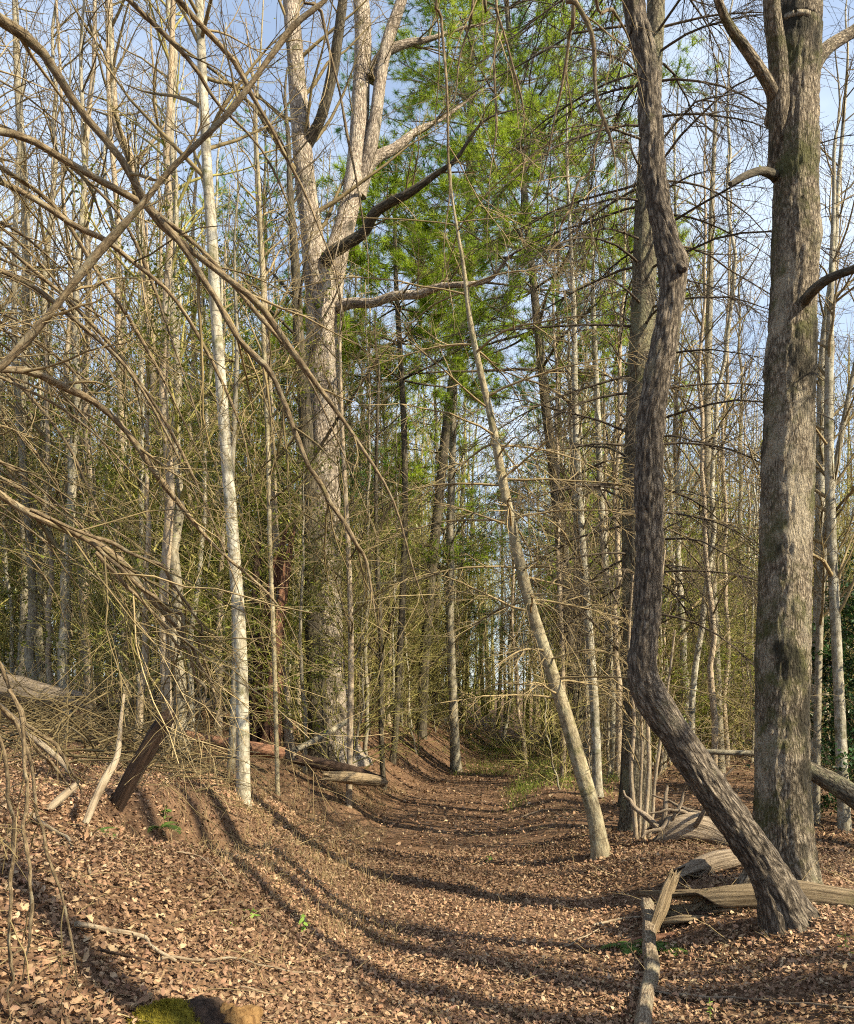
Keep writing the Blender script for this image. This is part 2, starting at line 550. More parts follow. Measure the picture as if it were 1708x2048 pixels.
M['moss'] = leaf_mat('yellow_moss', [(0.3, (0.05, 0.045, 0.006)), (0.5, (0.15, 0.125, 0.012)), (0.7, (0.27, 0.22, 0.03))], trans=0.2, rough=0.9, scale=40.0)


# ------------------------------------------------------------------ ground
def build_ground():
    def axis(a, b, c, n0, n1, n2, fa, fb):
        lo = b - np.geomspace(0.12, b - a, n0)[::-1]
        hi = c + np.geomspace(0.12, fb - c, n2)
        return np.r_[lo, np.linspace(b, c, n1), hi]
    xs = axis(-160, -5, 4.5, 45, 140, 45, 0, 160)
    ys = axis(-60, 0.5, 15, 22, 190, 70, 0, 260)
    X, Y = np.meshgrid(xs, ys)
    Z = zg(X, Y)
    V = np.stack([X, Y, Z], -1).reshape(-1, 3)
    i = np.arange(len(V)).reshape(X.shape)
    q = np.stack([i[:-1, :-1], i[:-1, 1:], i[1:, 1:], i[1:, :-1]], -1).reshape(-1, 4)
    o = link('ground', Geo().add(V, q).mesh('ground', M['ground']))
    tag(o, 'leaf covered woodland floor with a sunken path between low banks', None, None, 'structure')
    return o


GROUND = build_ground()

LEAF_COLS = np.array([(0.31, 0.205, 0.118), (0.25, 0.148, 0.085), (0.185, 0.10, 0.058), (0.39, 0.28, 0.17), (0.125, 0.066, 0.039), (0.47, 0.36, 0.235), (0.28, 0.17, 0.105), (0.08, 0.045, 0.028), (0.21, 0.115, 0.07)])
LEAF_P = np.array([.20, .20, .17, .10, .11, .035, .12, .05, .06])
OUT_SIMPLE = np.array([(0, 0), (.30, .24), (.68, .22), (1, 0), (.66, -.23), (.28, -.22)])
OUT_CURL = np.array([(0, 0), (.2, .17), (.34, .12), (.5, .27), (.68, .14), (.82, .18), (1, 0), (.8, -.17), (.67, -.13), (.5, -.26), (.35, -.11), (.2, -.18)])
OUT_OAK = np.array([(0, 0), (.14, .07), (.22, .20), (.31, .14), (.42, .17), (.50, .28), (.60, .18), (.70, .15), (.80, .19), (.86, .09), (1, 0),
                    (.87, -.09), (.79, -.18), (.69, -.14), (.61, -.17), (.52, -.27), (.43, -.16), (.32, -.13), (.21, -.19), (.13, -.06)])


def leaf_verts(m, outline, size, g, curl=1.0):
    """m curled leaves about the origin: (m, points, 3)."""
    o = outline[None] - np.array([[[.5, 0]]])
    u = np.repeat(o[..., 0], m, 0)
    v = np.repeat(o[..., 1], m, 0) * g.uniform(0.7, 1.25, (m, 1))
    c1 = g.normal(0, 1.3, (m, 1)) * curl
    c2 = g.uniform(.2, 2.8, (m, 1)) * g.choice([-1, 1], (m, 1), p=[.3, .7]) * curl
    c3 = g.normal(0, .7, (m, 1)) * curl
    w = c1 * u ** 2 + c2 * v ** 2 + c3 * u * v
    P = np.stack([u, v, w], -1) * np.asarray(size).reshape(-1, 1, 1)
    return P


def rot_leaves(P, yaw, tilt, roll):
    c, s = np.cos(roll)[:, None], np.sin(roll)[:, None]
    y, z = P[..., 1] * c - P[..., 2] * s, P[..., 1] * s + P[..., 2] * c
    x = P[..., 0]
    c, s = np.cos(tilt)[:, None], np.sin(tilt)[:, None]
    x, z = x * c - z * s, x * s + z * c
    c, s = np.cos(yaw)[:, None], np.sin(yaw)[:, None]
    return np.stack([x * c - y * s, x * s + y * c, z], -1)


def leaf_colours(m, g, pos=None):
    c = LEAF_COLS[g.choice(len(LEAF_COLS), m, p=LEAF_P / LEAF_P.sum())]
    c = (c * .72 + .28 * np.array([[.215, .140, .088]])) * g.uniform(.78, 1.18, (m, 1)) * g.normal(1, .02, (m, 3))
    if pos is not None:
        q = np.c_[pos[:, :2] * 0.9, np.zeros(m)]
        k = fbm(q, 2, 77)[:, None]
        worn = np.exp(-((pos[:, 0] - path_x(pos[:, 1])) / .75) ** 2)[:, None]
        damp = smooth((fbm(np.c_[pos[:, :2] * .55 + 40, np.zeros(m)], 3, 5) - .52) / .12)[:, None]
        c = c * (0.55 + 1.0 * k) * (1 - .38 * damp) * (1 - .08 * worn)
    return np.clip(c, .02, .8)


def fan(npts, m):
    """Triangles of a leaf outline: strips across the midrib."""
    n = npts
    top = list(range(0, n // 2 + 1))
    bot = [0] + list(range(n - 1, n // 2 - 1, -1))
    tri = []
    for a in range(len(top) - 1):
        t0, t1, b0, b1 = top[a], top[a + 1], bot[a], bot[a + 1]
        if t0 != b0:
            tri.append((t0, b0, b1))
        if t1 != b1:
            tri.append((t0, b1, t1))
    tri = np.array(tri)
    return (tri[None] + (np.arange(m) * n)[:, None, None]).reshape(-1, 3)


def ground_points(n, y0, y1, power, px0=-420, px1=2130, g=rng):
    u = g.random(n)
    e = power + 1
    Y = (y0 ** e + u * (y1 ** e - y0 ** e)) ** (1 / e)
    x = (g.uniform(px0, px1, n) - CX) / F * Y
    return x, Y


def litter_batch(geo, n, y0, y1, power, outline, smin, smax, g):
    x, Y = ground_points(n, y0, y1, power, g=g)
    z = zg(x, Y)
    grow_ = 1 + 0.03 * np.clip(Y - 6, 0, 30)
    size = g.uniform(smin, smax, n) * grow_
    P = leaf_verts(n, outline, size, g)
    P = rot_leaves(P, g.uniform(0, 2 * PI, n), g.normal(0, .38, n), g.normal(0, .46, n))
    pos = np.stack([x, Y, z + g.uniform(.004, .035, n)], 1)
    # lift each leaf so that most of it lies above the soil
    P = P + pos[:, None, :]
    low = (P[..., 2] - zg(P[..., 0].ravel(), P[..., 1].ravel()).reshape(P.shape[:2])).min(1) if n < 60000 else P[..., 2].min(1) - z
    P[..., 2] += (np.clip(-low - .012, 0, .05))[:, None]
    col = np.repeat(leaf_colours(n, g, pos), P.shape[1], 0)
    geo.add(P.reshape(-1, 3), fan(P.shape[1], n), col)


def build_litter():
    g = np.random.default_rng(11)
    geo = Geo()
    litter_batch(geo, 14000, 2.0, 5.2, 1.0, OUT_CURL, .018, .048, g)
    litter_batch(geo, 104000, 2.0, 9.0, 0.5, OUT_SIMPLE, .014, .042, g)
    litter_batch(geo, 46000, 7.0, 28.0, 0.1, OUT_SIMPLE, .028, .062, g)
    o = link('leaf_litter', geo.mesh('leaf_litter', M['litter'], shade=False))
    tag(o, 'brown curled dead leaves carpeting the woodland floor', None, None, 'stuff')
    # the leaves that show largest, one by one
    m = 300
    x, Y = ground_points(m, 2.6, 5.0, .2, px0=0, px1=1708, g=g)
    P = rot_leaves(leaf_verts(m, OUT_OAK, g.uniform(.035, .062, m), g, 1.1), g.uniform(0, 2 * PI, m), g.normal(0, .22, m), g.normal(0, .25, m))
    cols = leaf_colours(m, g)
    tri = fan(len(OUT_OAK), 1)
    for i in range(m):
        me = Geo().add(P[i], tri, np.repeat(cols[i:i + 1], len(OUT_OAK), 0)).mesh('leaf', M['litter'], False)
        l = link('leaf', me, GROUND)
        l.location = (x[i], Y[i], float(zg(x[i], Y[i])) + .035)


build_litter()


# ------------------------------------------------------------------ trunks, limbs and crowns
def round_geo(C, k, rough=0.06, seed=0, furrow=0.0, geo=None, off=(0, 0, 0), freq=2.2, cap=True, butt=0.0):
    """A stem along C (n rows of x, y, z, radius) as one skin with uneven girth and, if asked, ridged bark."""
    P = C[None, :, :3]
    n = C.shape[0]
    T, N, B = frames(P)
    a = np.arange(k) * 2 * PI / k
    s = np.r_[0, np.cumsum(np.linalg.norm(np.diff(C[:, :3], axis=0), axis=1))]
    r = C[:, 3]
    rm = r.mean()
    bx = np.cos(a)[None] * r[:, None]
    by = np.sin(a)[None] * r[:, None]
    bz = np.repeat(s[:, None], k, 1)
    bark = np.stack([bx, by, bz], -1)
    q = np.stack([np.cos(a)[None] * np.ones((n, 1)) * 1.3, np.sin(a)[None] * np.ones((n, 1)) * 1.3, bz * freq], -1)
    R = r[:, None] * (1 + rough * 2 * (fbm(q + seed * 7.3, 3, seed) - .5))
    if butt > 0:
        lob = vnoise(np.stack([np.cos(a) * 1.7 + 5, np.sin(a) * 1.7 + 5, np.full(k, seed * 1.3)], -1), seed + 3)
        R = R * (1 + butt * np.exp(-np.clip(s - .1, 0, 9) / (r[0] * .9 + .03))[:, None] * np.clip(2.4 * lob - .7, 0, 1.6)[None])
    if furrow > 0:
        w = np.stack([bx * 38, by * 38, bz * 11], -1) + seed * 3.1
        w = w + 0.8 * (vnoise(w * .6, seed + 5) - .5)[..., None]
        rid = np.abs(2 * vnoise(w, seed + 9) - 1)
        rid2 = np.abs(2 * vnoise(w * 2.1, seed + 19) - 1)
        R = R + furrow * (np.clip(rid * 1.5, 0, 1) + .35 * rid2 - .6)
    V = P[0][:, None, :] + R[..., None] * (np.cos(a)[None, :, None] * N[0][:, None, :] + np.sin(a)[None, :, None] * B[0][:, None, :])
    V = V.reshape(-1, 3) - np.asarray(off)
    idx = np.arange(n * k).reshape(n, k)
    rr = np.roll(idx, -1, 1)
    quads = np.stack([idx[:-1], rr[:-1], rr[1:], idx[1:]], -1).reshape(-1, 4)
    geo = geo or Geo()
    geo.add(V, quads, bark=bark.reshape(-1, 3))
    if cap:
        for row, o in ((0, False), (n - 1, True)):
            c = np.array([P[0][row] - np.asarray(off)])
            base = geo.n
            geo.add(np.r_[V[idx[row]], c], np.array([(i, (i + 1) % k, k) for i in range(k)]), bark=np.r_[bark[row] * [.6, .6, 1], [[0, 0, s[row]]]])
    return geo


def crown_geo(strands, off, n1, L1, n2, n3, g, t0=.3, t1=1., ang=.8, grav=.03, wander=.13, r1=.5, flat=None, Lk=(.45, .35), tip=.0012, n4=0, k1=5):
    """Branches on the given strands in three orders of ever finer twigs."""
    geo = Geo()
    P, R = strands
    p, d, r, s = spawn(P, R, n1, t0, t1, ang, g, flat, even=len(P) == 1)
    L = L1 * g.uniform(.45, 1.2, n1)
    if len(P) == 1:
        L = L * (1.15 - 0.6 * np.linspace(0, 1, n1))
    A = grow(p, d, L, 7, wander, grav, g)
    ra = np.minimum(r * r1, .006 + .011 * L)
    RA = taper(n1, 7, ra, tip * 2)
    geo.strands(A - off, RA, k1)
    last = [(A, RA)]
    if n2:
        p, d, r, s = spawn(A, RA, n2, .15, 1, .75, g, flat)
        L2 = L[s] * Lk[0] * g.uniform(.5, 1.3, n2)
        Bb = grow(p, d, L2, 4, wander * 1.3, grav, g)
        RB = taper(n2, 4, np.minimum(r * .6, .006), tip * 1.4)
        geo.strands(Bb - off, RB, 3)
        last.append((Bb, RB))
        if n3:
            p, d, r, s = spawn(Bb, RB, n3, .1, 1, .7, g, flat)
            L3 = L2[s] * Lk[1] * 1.5 * g.uniform(.5, 1.4, n3)
            Cc = grow(p, d, L3, 3, wander * 1.5, grav, g)
            RC = taper(n3, 3, np.minimum(r * .7, .0035), tip)
            geo.strands(Cc - off, RC, 3)
            last.append((Cc, RC))
    return geo, last


def pix_line(pix, Y, Y1=None, n=60):
    pix = np.asarray(pix, float)
    f = np.linspace(0, 1, len(pix))
    d = Y + ((Y1 if Y1 is not None else Y) - Y) * f
    C = np.array([[*pt(p[0], p[1], d[i]), p[2] / 2 * d[i] / F] for i, p in enumerate(pix)])
    return C


def hero(name, label, cat, pix, mat, Y=None, dY=0.0, ext=5.0, k=14, n=70, flare=1.25, rough=.07, furrow=0, limbs=(), crown=None, crown_mat='twig_brown', group=None, seed=None, extra=None):
    """A tree seen in the photograph: trunk through the given outline, limbs, and a crown of twigs."""
    hero.i += 1
    seed = seed or hero.i
    g = np.random.default_rng(1000 + seed)
    Y = Y or hit(pix[0][0], pix[0][1])
    C = pix_line(pix, Y, Y + dY)
    C[0, 2] = float(zg(C[0, 0], C[0, 1])) - .12
    if ext:
        d = norm(C[-1, :3] - C[-2, :3])
        top = C[-1].copy()
        for q in (.35, .7, 1.0):
            e = top.copy()
            e[:3] += (d * .8 + np.array([0, 0, .2]) + g.normal(0, .03, 3)) * ext * q
            e[3] *= 1 - .7 * q
            C = np.vstack([C, e])
    L = crom(C, n)
    L[:, 3] = np.maximum(L[:, 3], .003)
    h = L[:, 2] - L[0, 2]
    L[:, 3] *= 1 + (flare - 1) * np.exp(-h / max(.12, L[0, 3] * 1.6))
    base = C[0, :3] + [0, 0, .12]
    root = empty(name, base, label, cat, group)
    link('trunk', round_geo(L, k, rough, seed, furrow, off=base, butt=.55 if k > 40 else .25).mesh('trunk', M[mat]), root)
    SP, SR = [L[None, ::max(1, n // 24), :3]], [L[None, ::max(1, n // 24), 3]]
    for lb in limbs:
        lp, ldy = lb[0], lb[1]
        lm = lb[2] if len(lb) > 2 else mat
        d0, d1 = ldy if isinstance(ldy, tuple) else (0, ldy)
        c = pix_line(lp, Y + d0, Y + d1)
        if len(lb) < 4:
            e, dd = c[-1].copy(), norm(c[-1, :3] - c[-2, :3])
            for q in (.5, 1.0, 1.5):
                e2 = e.copy()
                e2[:3] += dd * q + g.normal(0, .07, 3) + [0, 0, .12 * q]
                e2[3] = max(.004, e[3] * (1 - .62 * q))
                c = np.vstack([c, e2])
        c[0, 1] += c[0, 3]
        l = crom(c, 44)
        l[:, 3] = np.maximum(l[:, 3], .002)
        l[:, 3] *= 1 + .45 * np.exp(-np.linalg.norm(l[:, :3] - l[0, :3], axis=1) / (l[0, 3] * 2.5))
        link('limb', round_geo(l, 10, .10, seed + 31, off=base, freq=5).mesh('limb', M[lm]), root)
        if len(lb) < 4:
            cg, _ = crown_geo((l[None, ::3, :3], l[None, ::3, 3]), base, 10, .9, 50, 130, g, .3, 1)
            link('crown', cg.mesh('crown', M[crown_mat]), root)
    if crown:
        cg, _ = crown_geo((SP[0], SR[0]), base, g=g, **crown)
        link('crown', cg.mesh('crown', M[crown_mat]), root)
    return root, L, base, g


hero.i = 0

# the thick pale oak at the right edge
hero('oak_tree', 'thickest rough pale trunk with mossy foot behind the leaning dark trunk', 'tree',
     [(1572, 1770, 110), (1566, 1600, 102), (1565, 1400, 102), (1570, 1150, 100), (1575, 950, 97), (1580, 770, 97), (1580, 740, 100), (1586, 600, 87), (1592, 480, 93), (1592, 400, 86), (1592, 200, 87), (1598, 60, 86), (1602, 0, 82)],
     'oak', k=104, n=420, flare=1.35, rough=.09, furrow=.012, ext=7,
     limbs=[([(1585, 640, 26), (1612, 598, 22), (1630, 578, 21), (1660, 556, 18), (1708, 538, 16), (1800, 500, 12), (1950, 420, 7)], -1.0, 'darkbark'),
            ([(1560, 350, 18), (1525, 342, 16), (1490, 352, 14), (1460, 368, 9)], -.5, 'darkbark', 0),
            ([(1556, 230, 30), (1545, 185, 24), (1500, 110, 22), (1452, 40, 18), (1425, -40, 16), (1380, -200, 9)], -.6),
            ([(1620, 140, 34), (1650, 100, 26), (1708, 62, 22), (1800, 0, 17), (1950, -120, 10)], .4),
            ([(1562, 330, 30), (1558, 230, 38), (1556, 120, 36), (1546, 40, 34), (1540, -60, 30), (1520, -300, 18)], -.35)],
     crown=dict(n1=26, L1=3.0, n2=160, n3=420, t0=.72, t1=1.0))

# the crooked dark trunk leaning in front of it
hero('leaning_tree', 'dark furrowed trunk leaning left from its foot then bending upright', 'tree',
     [(1585, 1842, 84), (1545, 1765, 72), (1482, 1662, 68), (1412, 1562, 66), (1345, 1462, 64), (1298, 1388, 64), (1284, 1330, 58), (1294, 1230, 52), (1298, 1100, 52), (1298, 985, 58), (1299, 880, 54), (1310, 780, 55), (1330, 680, 50), (1342, 600, 48), (1345, 535, 58), (1332, 478, 48), (1312, 380, 45), (1302, 250, 43), (1296, 140, 42), (1280, 60, 42), (1266, 0, 40)],
     'furrow', k=84, n=500, flare=1.25, rough=.12, furrow=.013, ext=5,
     limbs=[([(1338, 540, 22), (1356, 532, 20), (1368, 540, 12)], -.1, 'furrow', 0),],
     crown=dict(n1=16, L1=2.2, n2=120, n3=300, t0=.86, t1=1.0))


def dead_whorls(root, L, base, g, zs, Lmean, mat='twig_dark', rmax=.016, n2=9, n3=16, droop=-.10, side=None):
    """Dead drooping branch whorls of a pine: one part for each branch."""
    for z in zs:
        i = int(np.argmin(np.abs(L[:, 2] - z)))
        m = int(g.integers(3, 6))
        a0 = g.uniform(0, 2 * PI)
        for j in range(m):
            a = a0 + j * 2 * PI / m + g.normal(0, .25)
            d = np.array([[math.cos(a), math.sin(a), g.uniform(.0, .3)]])
            ln = Lmean * g.uniform(.55, 1.25)
            p = L[i, :3][None] + [0, 0, g.normal(0, .05)]
            A = grow(p, d, [ln], 10, .07, droop, g)
            r0 = min(L[i, 3] * .45, rmax)
            RA = taper(1, 10, r0, .0022)
            geo = Geo().strands(A - base, RA, 5)
            q, dd, r, s = spawn(A, RA, n2, .2, 1, .8, g, .5)
            L2 = ln * .38 * g.uniform(.4, 1.2, n2)
            B2 = grow(q, dd, L2, 5, .14, droop * 1.2, g)
            RB = taper(n2, 5, np.minimum(r * .6, .006), .0018)
            geo.strands(B2 - base, RB, 3)
            q, dd, r, s = spawn(B2, RB, n2 * n3 // 3, .15, 1, .8, g, .6)
            C3 = grow(q, dd, L2[s] * .42 * g.uniform(.4, 1.3, len(q)), 3, .2, droop, g)
            geo.strands(C3 - base, taper(len(q), 3, np.minimum(r * .7, .003), .0012), 3)
            link('branch', geo.mesh('branch', M[mat]), root)


# the straight pine behind the crooked trunk, with its dead lower branches
r_, L_, b_, g_ = hero('pine_tree', 'tall dark pine trunk with many drooping dead branches behind the crooked trunk', 'tree',
     [(1272, 1660, 62), (1274, 1500, 54), (1272, 1300, 52), (1272, 1000, 52), (1282, 750, 50), (1290, 500, 46), (1298, 300, 42), (1306, 120, 38), (1312, 0, 34)],
     'pine_bark', k=32, n=160, rough=.09, furrow=.006, ext=6)
dead_whorls(r_, L_, b_, g_, np.arange(2.6, 10.6, .34), 2.3, n2=17, n3=24)

# the slim leaning young pine beside the path
r_, L_, b_, g_ = hero('leaning_pine', 'slim pale young pine leaning left over the path with bare whorled branches', 'tree',
     [(1207, 1712, 36), (1188, 1630, 32), (1160, 1530, 31), (1128, 1420, 28), (1095, 1320, 26), (1062, 1215, 23), (1035, 1105, 21), (1005, 960, 18), (985, 850, 15), (960, 740, 13), (940, 640, 11), (928, 540, 8), (905, 400, 5), (900, 330, 4)],
     'tanbark', k=18, n=110, rough=.07, ext=0)
dead_whorls(r_, L_, b_, g_, [1.7, 2.0, 2.45, 2.85, 3.25, 3.7, 4.0, 4.4, 4.9, 5.4, 6.0], 1.7, 'twig_tan', rmax=.012, n2=13, n3=14, droop=-.06)

# the white trunk on the left bank
hero('pale_tree', 'slender whitish lichen covered trunk standing on the left bank', 'tree',
     [(487, 1603, 28), (486, 1500, 26), (484, 1380, 25), (478, 1240, 25), (466, 1080, 24), (452, 900, 23), (440, 740, 22), (430, 600, 22), (424, 480, 21), (414, 330, 20), (404, 130, 18), (398, 0, 16)],
     'birch', k=22, n=140, rough=.05, ext=4, flare=1.15, crown=dict(n1=24, L1=1.9, n2=150, n3=380, t0=.5, t1=1.0))
hero('slender_tree', 'thin greenish trunk close beside the white trunk on the bank', 'tree',
     [(461, 1545, 17), (466, 1450, 14), (470, 1330, 13), (468, 1180, 12), (462, 1020, 11), (468, 860, 10), (474, 700, 8), (470, 560, 6)],
     'greybark', k=10, n=60, ext=1.5, crown=dict(n1=16, L1=1.0, n2=70, n3=160, t0=.45, t1=1.0))
hero('beige_tree', 'beige slender trunk leaning left with a kink near its top', 'tree',
     [(362, 1445, 25), (356, 1330, 25), (346, 1200, 24), (336, 1050, 24), (322, 880, 22), (306, 720, 22), (292, 560, 20), (282, 460, 20), (264, 330, 18), (232, 245, 17), (222, 130, 17), (217, 0, 15)],
     'beige', k=16, n=120, rough=.07, ext=4, limbs=[([(268, 325, 9), (300, 290, 7), (330, 245, 4)], .4)], crown=dict(n1=30, L1=2.2, n2=200, n3=520, t0=.45, t1=1.0))

# the big forked tree
hero('forked_tree', 'big pinkish forked tree standing beyond the left bank', 'tree',
     [(668, 1518, 72), (664, 1400, 59), (658, 1250, 56), (652, 1100, 58), (648, 950, 63), (646, 820, 67), (644, 700, 63), (642, 610, 61), (634, 540, 56), (624, 470, 45), (612, 380, 40), (602, 260, 38), (592, 130, 34), (582, 0, 31)],
     'poplar', k=48, n=220, rough=.08, furrow=.008, ext=7, flare=1.3,
     limbs=[([(648, 600, 47), (664, 540, 47), (684, 470, 42), (704, 390, 39), (716, 290, 37), (722, 180, 35), (726, 80, 34), (720, -40, 30), (706, -300, 18)], 1.0),
            ([(712, 380, 29), (738, 310, 27), (752, 230, 25), (762, 150, 24), (776, 80, 24), (800, 10, 22), (830, -80, 17)], (.38, .7)),
            ([(712, 350, 25), (750, 318, 23), (790, 296, 20), (835, 262, 15), (880, 240, 8)], (.40, 1.0)),
            ([(640, 560, 25), (654, 515, 24), (690, 490, 23), (728, 465, 22), (748, 428, 21), (780, 405, 19), (815, 388, 17), (870, 350, 12)], -1.3, 'darkbark'),
            ([(660, 612, 22), (705, 606, 20), (745, 606, 18), (790, 592, 18), (840, 588, 17), (885, 572, 13)], -1.0),
            ([(742, 150, 24), (765, 110, 20), (810, 88, 16), (860, 78, 10)], (.54, .8)),
            ([(600, 300, 22), (640, 240, 20), (664, 150, 22), (678, 60, 20), (690, -40, 17)], -.8, 'darkbark')],
     crown=dict(n1=30, L1=3.2, n2=220, n3=600, t0=.42, t1=1.0))
hero('shaded_tree', 'dark shaded trunk touching the left side of the big forked tree', 'tree',
     [(637, 1512, 40), (634, 1420, 37), (628, 1280, 35), (622, 1120, 32), (618, 960, 29), (610, 820, 26), (598, 680, 22), (590, 520, 18), (580, 380, 12)],
     'darkbark', Y=12.9, k=18, n=90, ext=2, crown=dict(n1=26, L1=2.0, n2=160, n3=420, t0=.4, t1=1.0), crown_mat='twig_dark')

SLIM = [
    ('slim beige trunk rising right of the rotten snag', 'beige', [(583, 1520, 24), (572, 1420, 20), (564, 1320, 19), (556, 1180, 17), (548, 1020, 15), (541, 840, 14), (532, 640, 12), (518, 430, 10), (510, 260, 7)], None),
    ('thin grey brown trunk standing at the near foot of the bank logs', 'beige', [(697, 1612, 13), (700, 1480, 12), (702, 1340, 12), (700, 1190, 11), (692, 1010, 10), (684, 850, 8), (680, 700, 6)], None),
    ('left one of two dark thin trunks at the path edge', 'darkbark', [(768, 1578, 11), (762, 1450, 10), (762, 1300, 10), (756, 1150, 9), (752, 980, 8), (756, 800, 6)], None),
    ('whitish thin trunk between the leaning pine and the dark pine', 'birch', [(1196, 1590, 20), (1190, 1440, 19), (1180, 1290, 18), (1166, 1120, 17), (1156, 960, 15), (1150, 800, 13), (1148, 640, 11), (1140, 460, 8), (1134, 320, 6)], 12.0),
    ('grey trunk rising straight between the crooked trunk and the oak', 'greybark', [(1442, 1540, 18), (1434, 1400, 20), (1426, 1220, 19), (1418, 1050, 18), (1414, 900, 17), (1416, 740, 15), (1420, 560, 13), (1424, 400, 10), (1430, 260, 7)], 16.0),
    ('whitish trunk grazing the right side of the thick oak', 'birch', [(1628, 1610, 20), (1632, 1450, 20), (1636, 1250, 20), (1640, 1050, 19), (1642, 880, 18), (1644, 740, 16), (1652, 640, 14), (1668, 520, 12), (1676, 380, 9), (1690, 200, 6)], 9.5),
    ('pale birch-like trunk standing second right from the oak', 'birch', [(1690, 1695, 26), (1684, 1540, 23), (1676, 1350, 20), (1664, 1100, 19), (1658, 900, 18), (1658, 740, 16), (1662, 580, 12), (1668, 400, 8)], 8.6),
    ('curved olive stem sweeping up past the right picture edge', 'greybark', [(1632, 1560, 14), (1636, 1380, 14), (1642, 1200, 13), (1652, 1060, 13), (1674, 920, 12), (1696, 800, 10), (1716, 700, 8), (1740, 560, 5)], 9.0),
    ('dark trunk half hidden behind the pine at its left', 'darkbark', [(1252, 1640, 30), (1256, 1480, 26), (1260, 1300, 24), (1262, 1080, 22), (1264, 900, 20), (1268, 700, 16)], 11.2),
    ('thin trunk left of the pine with pale patches', 'birch', [(1230, 1560, 20), (1224, 1400, 18), (1214, 1200, 16), (1202, 1000, 14), (1194, 800, 12), (1186, 600, 9)], 15.0),
    ('sunlit trunk just behind the leaning pine foot', 'birch', [(1178, 1540, 22), (1174, 1400, 19), (1166, 1200, 17), (1150, 1000, 14), (1142, 800, 10)], 15.5),
    ('thin bent trunk beside the far bend of the path', 'beige', [(1052, 1530, 9), (1046, 1470, 8), (1036, 1420, 7), (1034, 1350, 7), (1024, 1240, 6), (1030, 1100, 5)], None),
    ('pale curved sapling on the bank at the path bend', 'birch', [(1000, 1492, 9), (1012, 1450, 8), (1020, 1390, 8), (1018, 1300, 7), (1028, 1180, 6), (1024, 1050, 4)], None),
    ('grey trunk in deep wood left of the path bend', 'greybark', [(912, 1500, 22), (906, 1400, 18), (900, 1250, 17), (900, 1080, 16), (905, 900, 14), (910, 720, 10)], 19.0),
    ('greenish trunk at the far left behind the grey logs', 'greybark', [(78, 1440, 22), (70, 1370, 20), (58, 1310, 19), (66, 1210, 18), (58, 1080, 15), (44, 900, 14), (30, 700, 12), (30, 480, 10), (40, 250, 7)], None),
    ('thin pale stem upright before the forked tree fork', 'tanbark', [(556, 1500, 9), (548, 1300, 9), (540, 1100, 9), (536, 900, 9), (528, 700, 9), (524, 540, 8), (518, 380, 8), (512, 240, 6), (520, 120, 4)], 9.5),
    ('slim shaded stem standing left of the beige kinked trunk', 'beige', [(250, 1420, 15), (248, 1250, 15), (238, 1050, 14), (242, 850, 13), (236, 650, 12), (236, 450, 11), (220, 250, 9), (215, 80, 7)], 12.0),
    ('tall bare trunk with green tinge at the far left edge', 'greybark', [(40, 1400, 20), (52, 1150, 20), (44, 900, 19), (52, 650, 17), (50, 400, 16), (36, 180, 14), (30, 0, 12)], 13.0),
]
for i, (lab, mt, px, Y) in enumerate(SLIM):
    hero('slim_tree', lab, 'tree', px, mt, Y=Y, k=10, n=64, ext=1.5, rough=.06, flare=1.2, seed=60 + i, group=None,
         crown=dict(n1=26, L1=1.5, n2=130, n3=330, t0=.25, t1=1.0), crown_mat='twig_dark' if mt == 'darkbark' else ('twig_brown' if i % 2 else 'twig_tan'))

# the clump of thin stems by the pine's foot
cl = empty('stem_clump', (*pt(1283, 1700, 8.4)[:2], float(zg(pt(1283, 1700, 8.4)[0], 8.4))), 'clump of thin bare stems sprouting at the foot of the dark pine', 'shrub')
for i, px in enumerate([[(1274, 1700, 11), (1268, 1620, 10), (1262, 1540, 9), (1268, 1440, 8), (1258, 1300, 6), (1266, 1150, 4)], [(1284, 1704, 11), (1292, 1620, 10), (1298, 1530, 9), (1296, 1420, 8), (1312, 1260, 6), (1330, 1100, 4)],
                        [(1290, 1706, 8), (1304, 1640, 8), (1310, 1560, 7), (1330, 1420, 6), (1350, 1260, 4)], [(1279, 1700, 7), (1280, 1600, 7), (1284, 1480, 6), (1278, 1350, 4)]]):
    c = crom(pix_line(px, 8.4), 40)
    b = np.array(cl.location)
    st = link('stem', round_geo(c, 8, .08, i, off=b).mesh('stem', M['beige']), cl)
    cg, _ = crown_geo((c[None, ::3, :3], c[None, ::3, 3]), b, 8, .6, 30, 70, rng, .4, 1)
    link('crown', cg.mesh('crown', M['twig_tan']), cl)


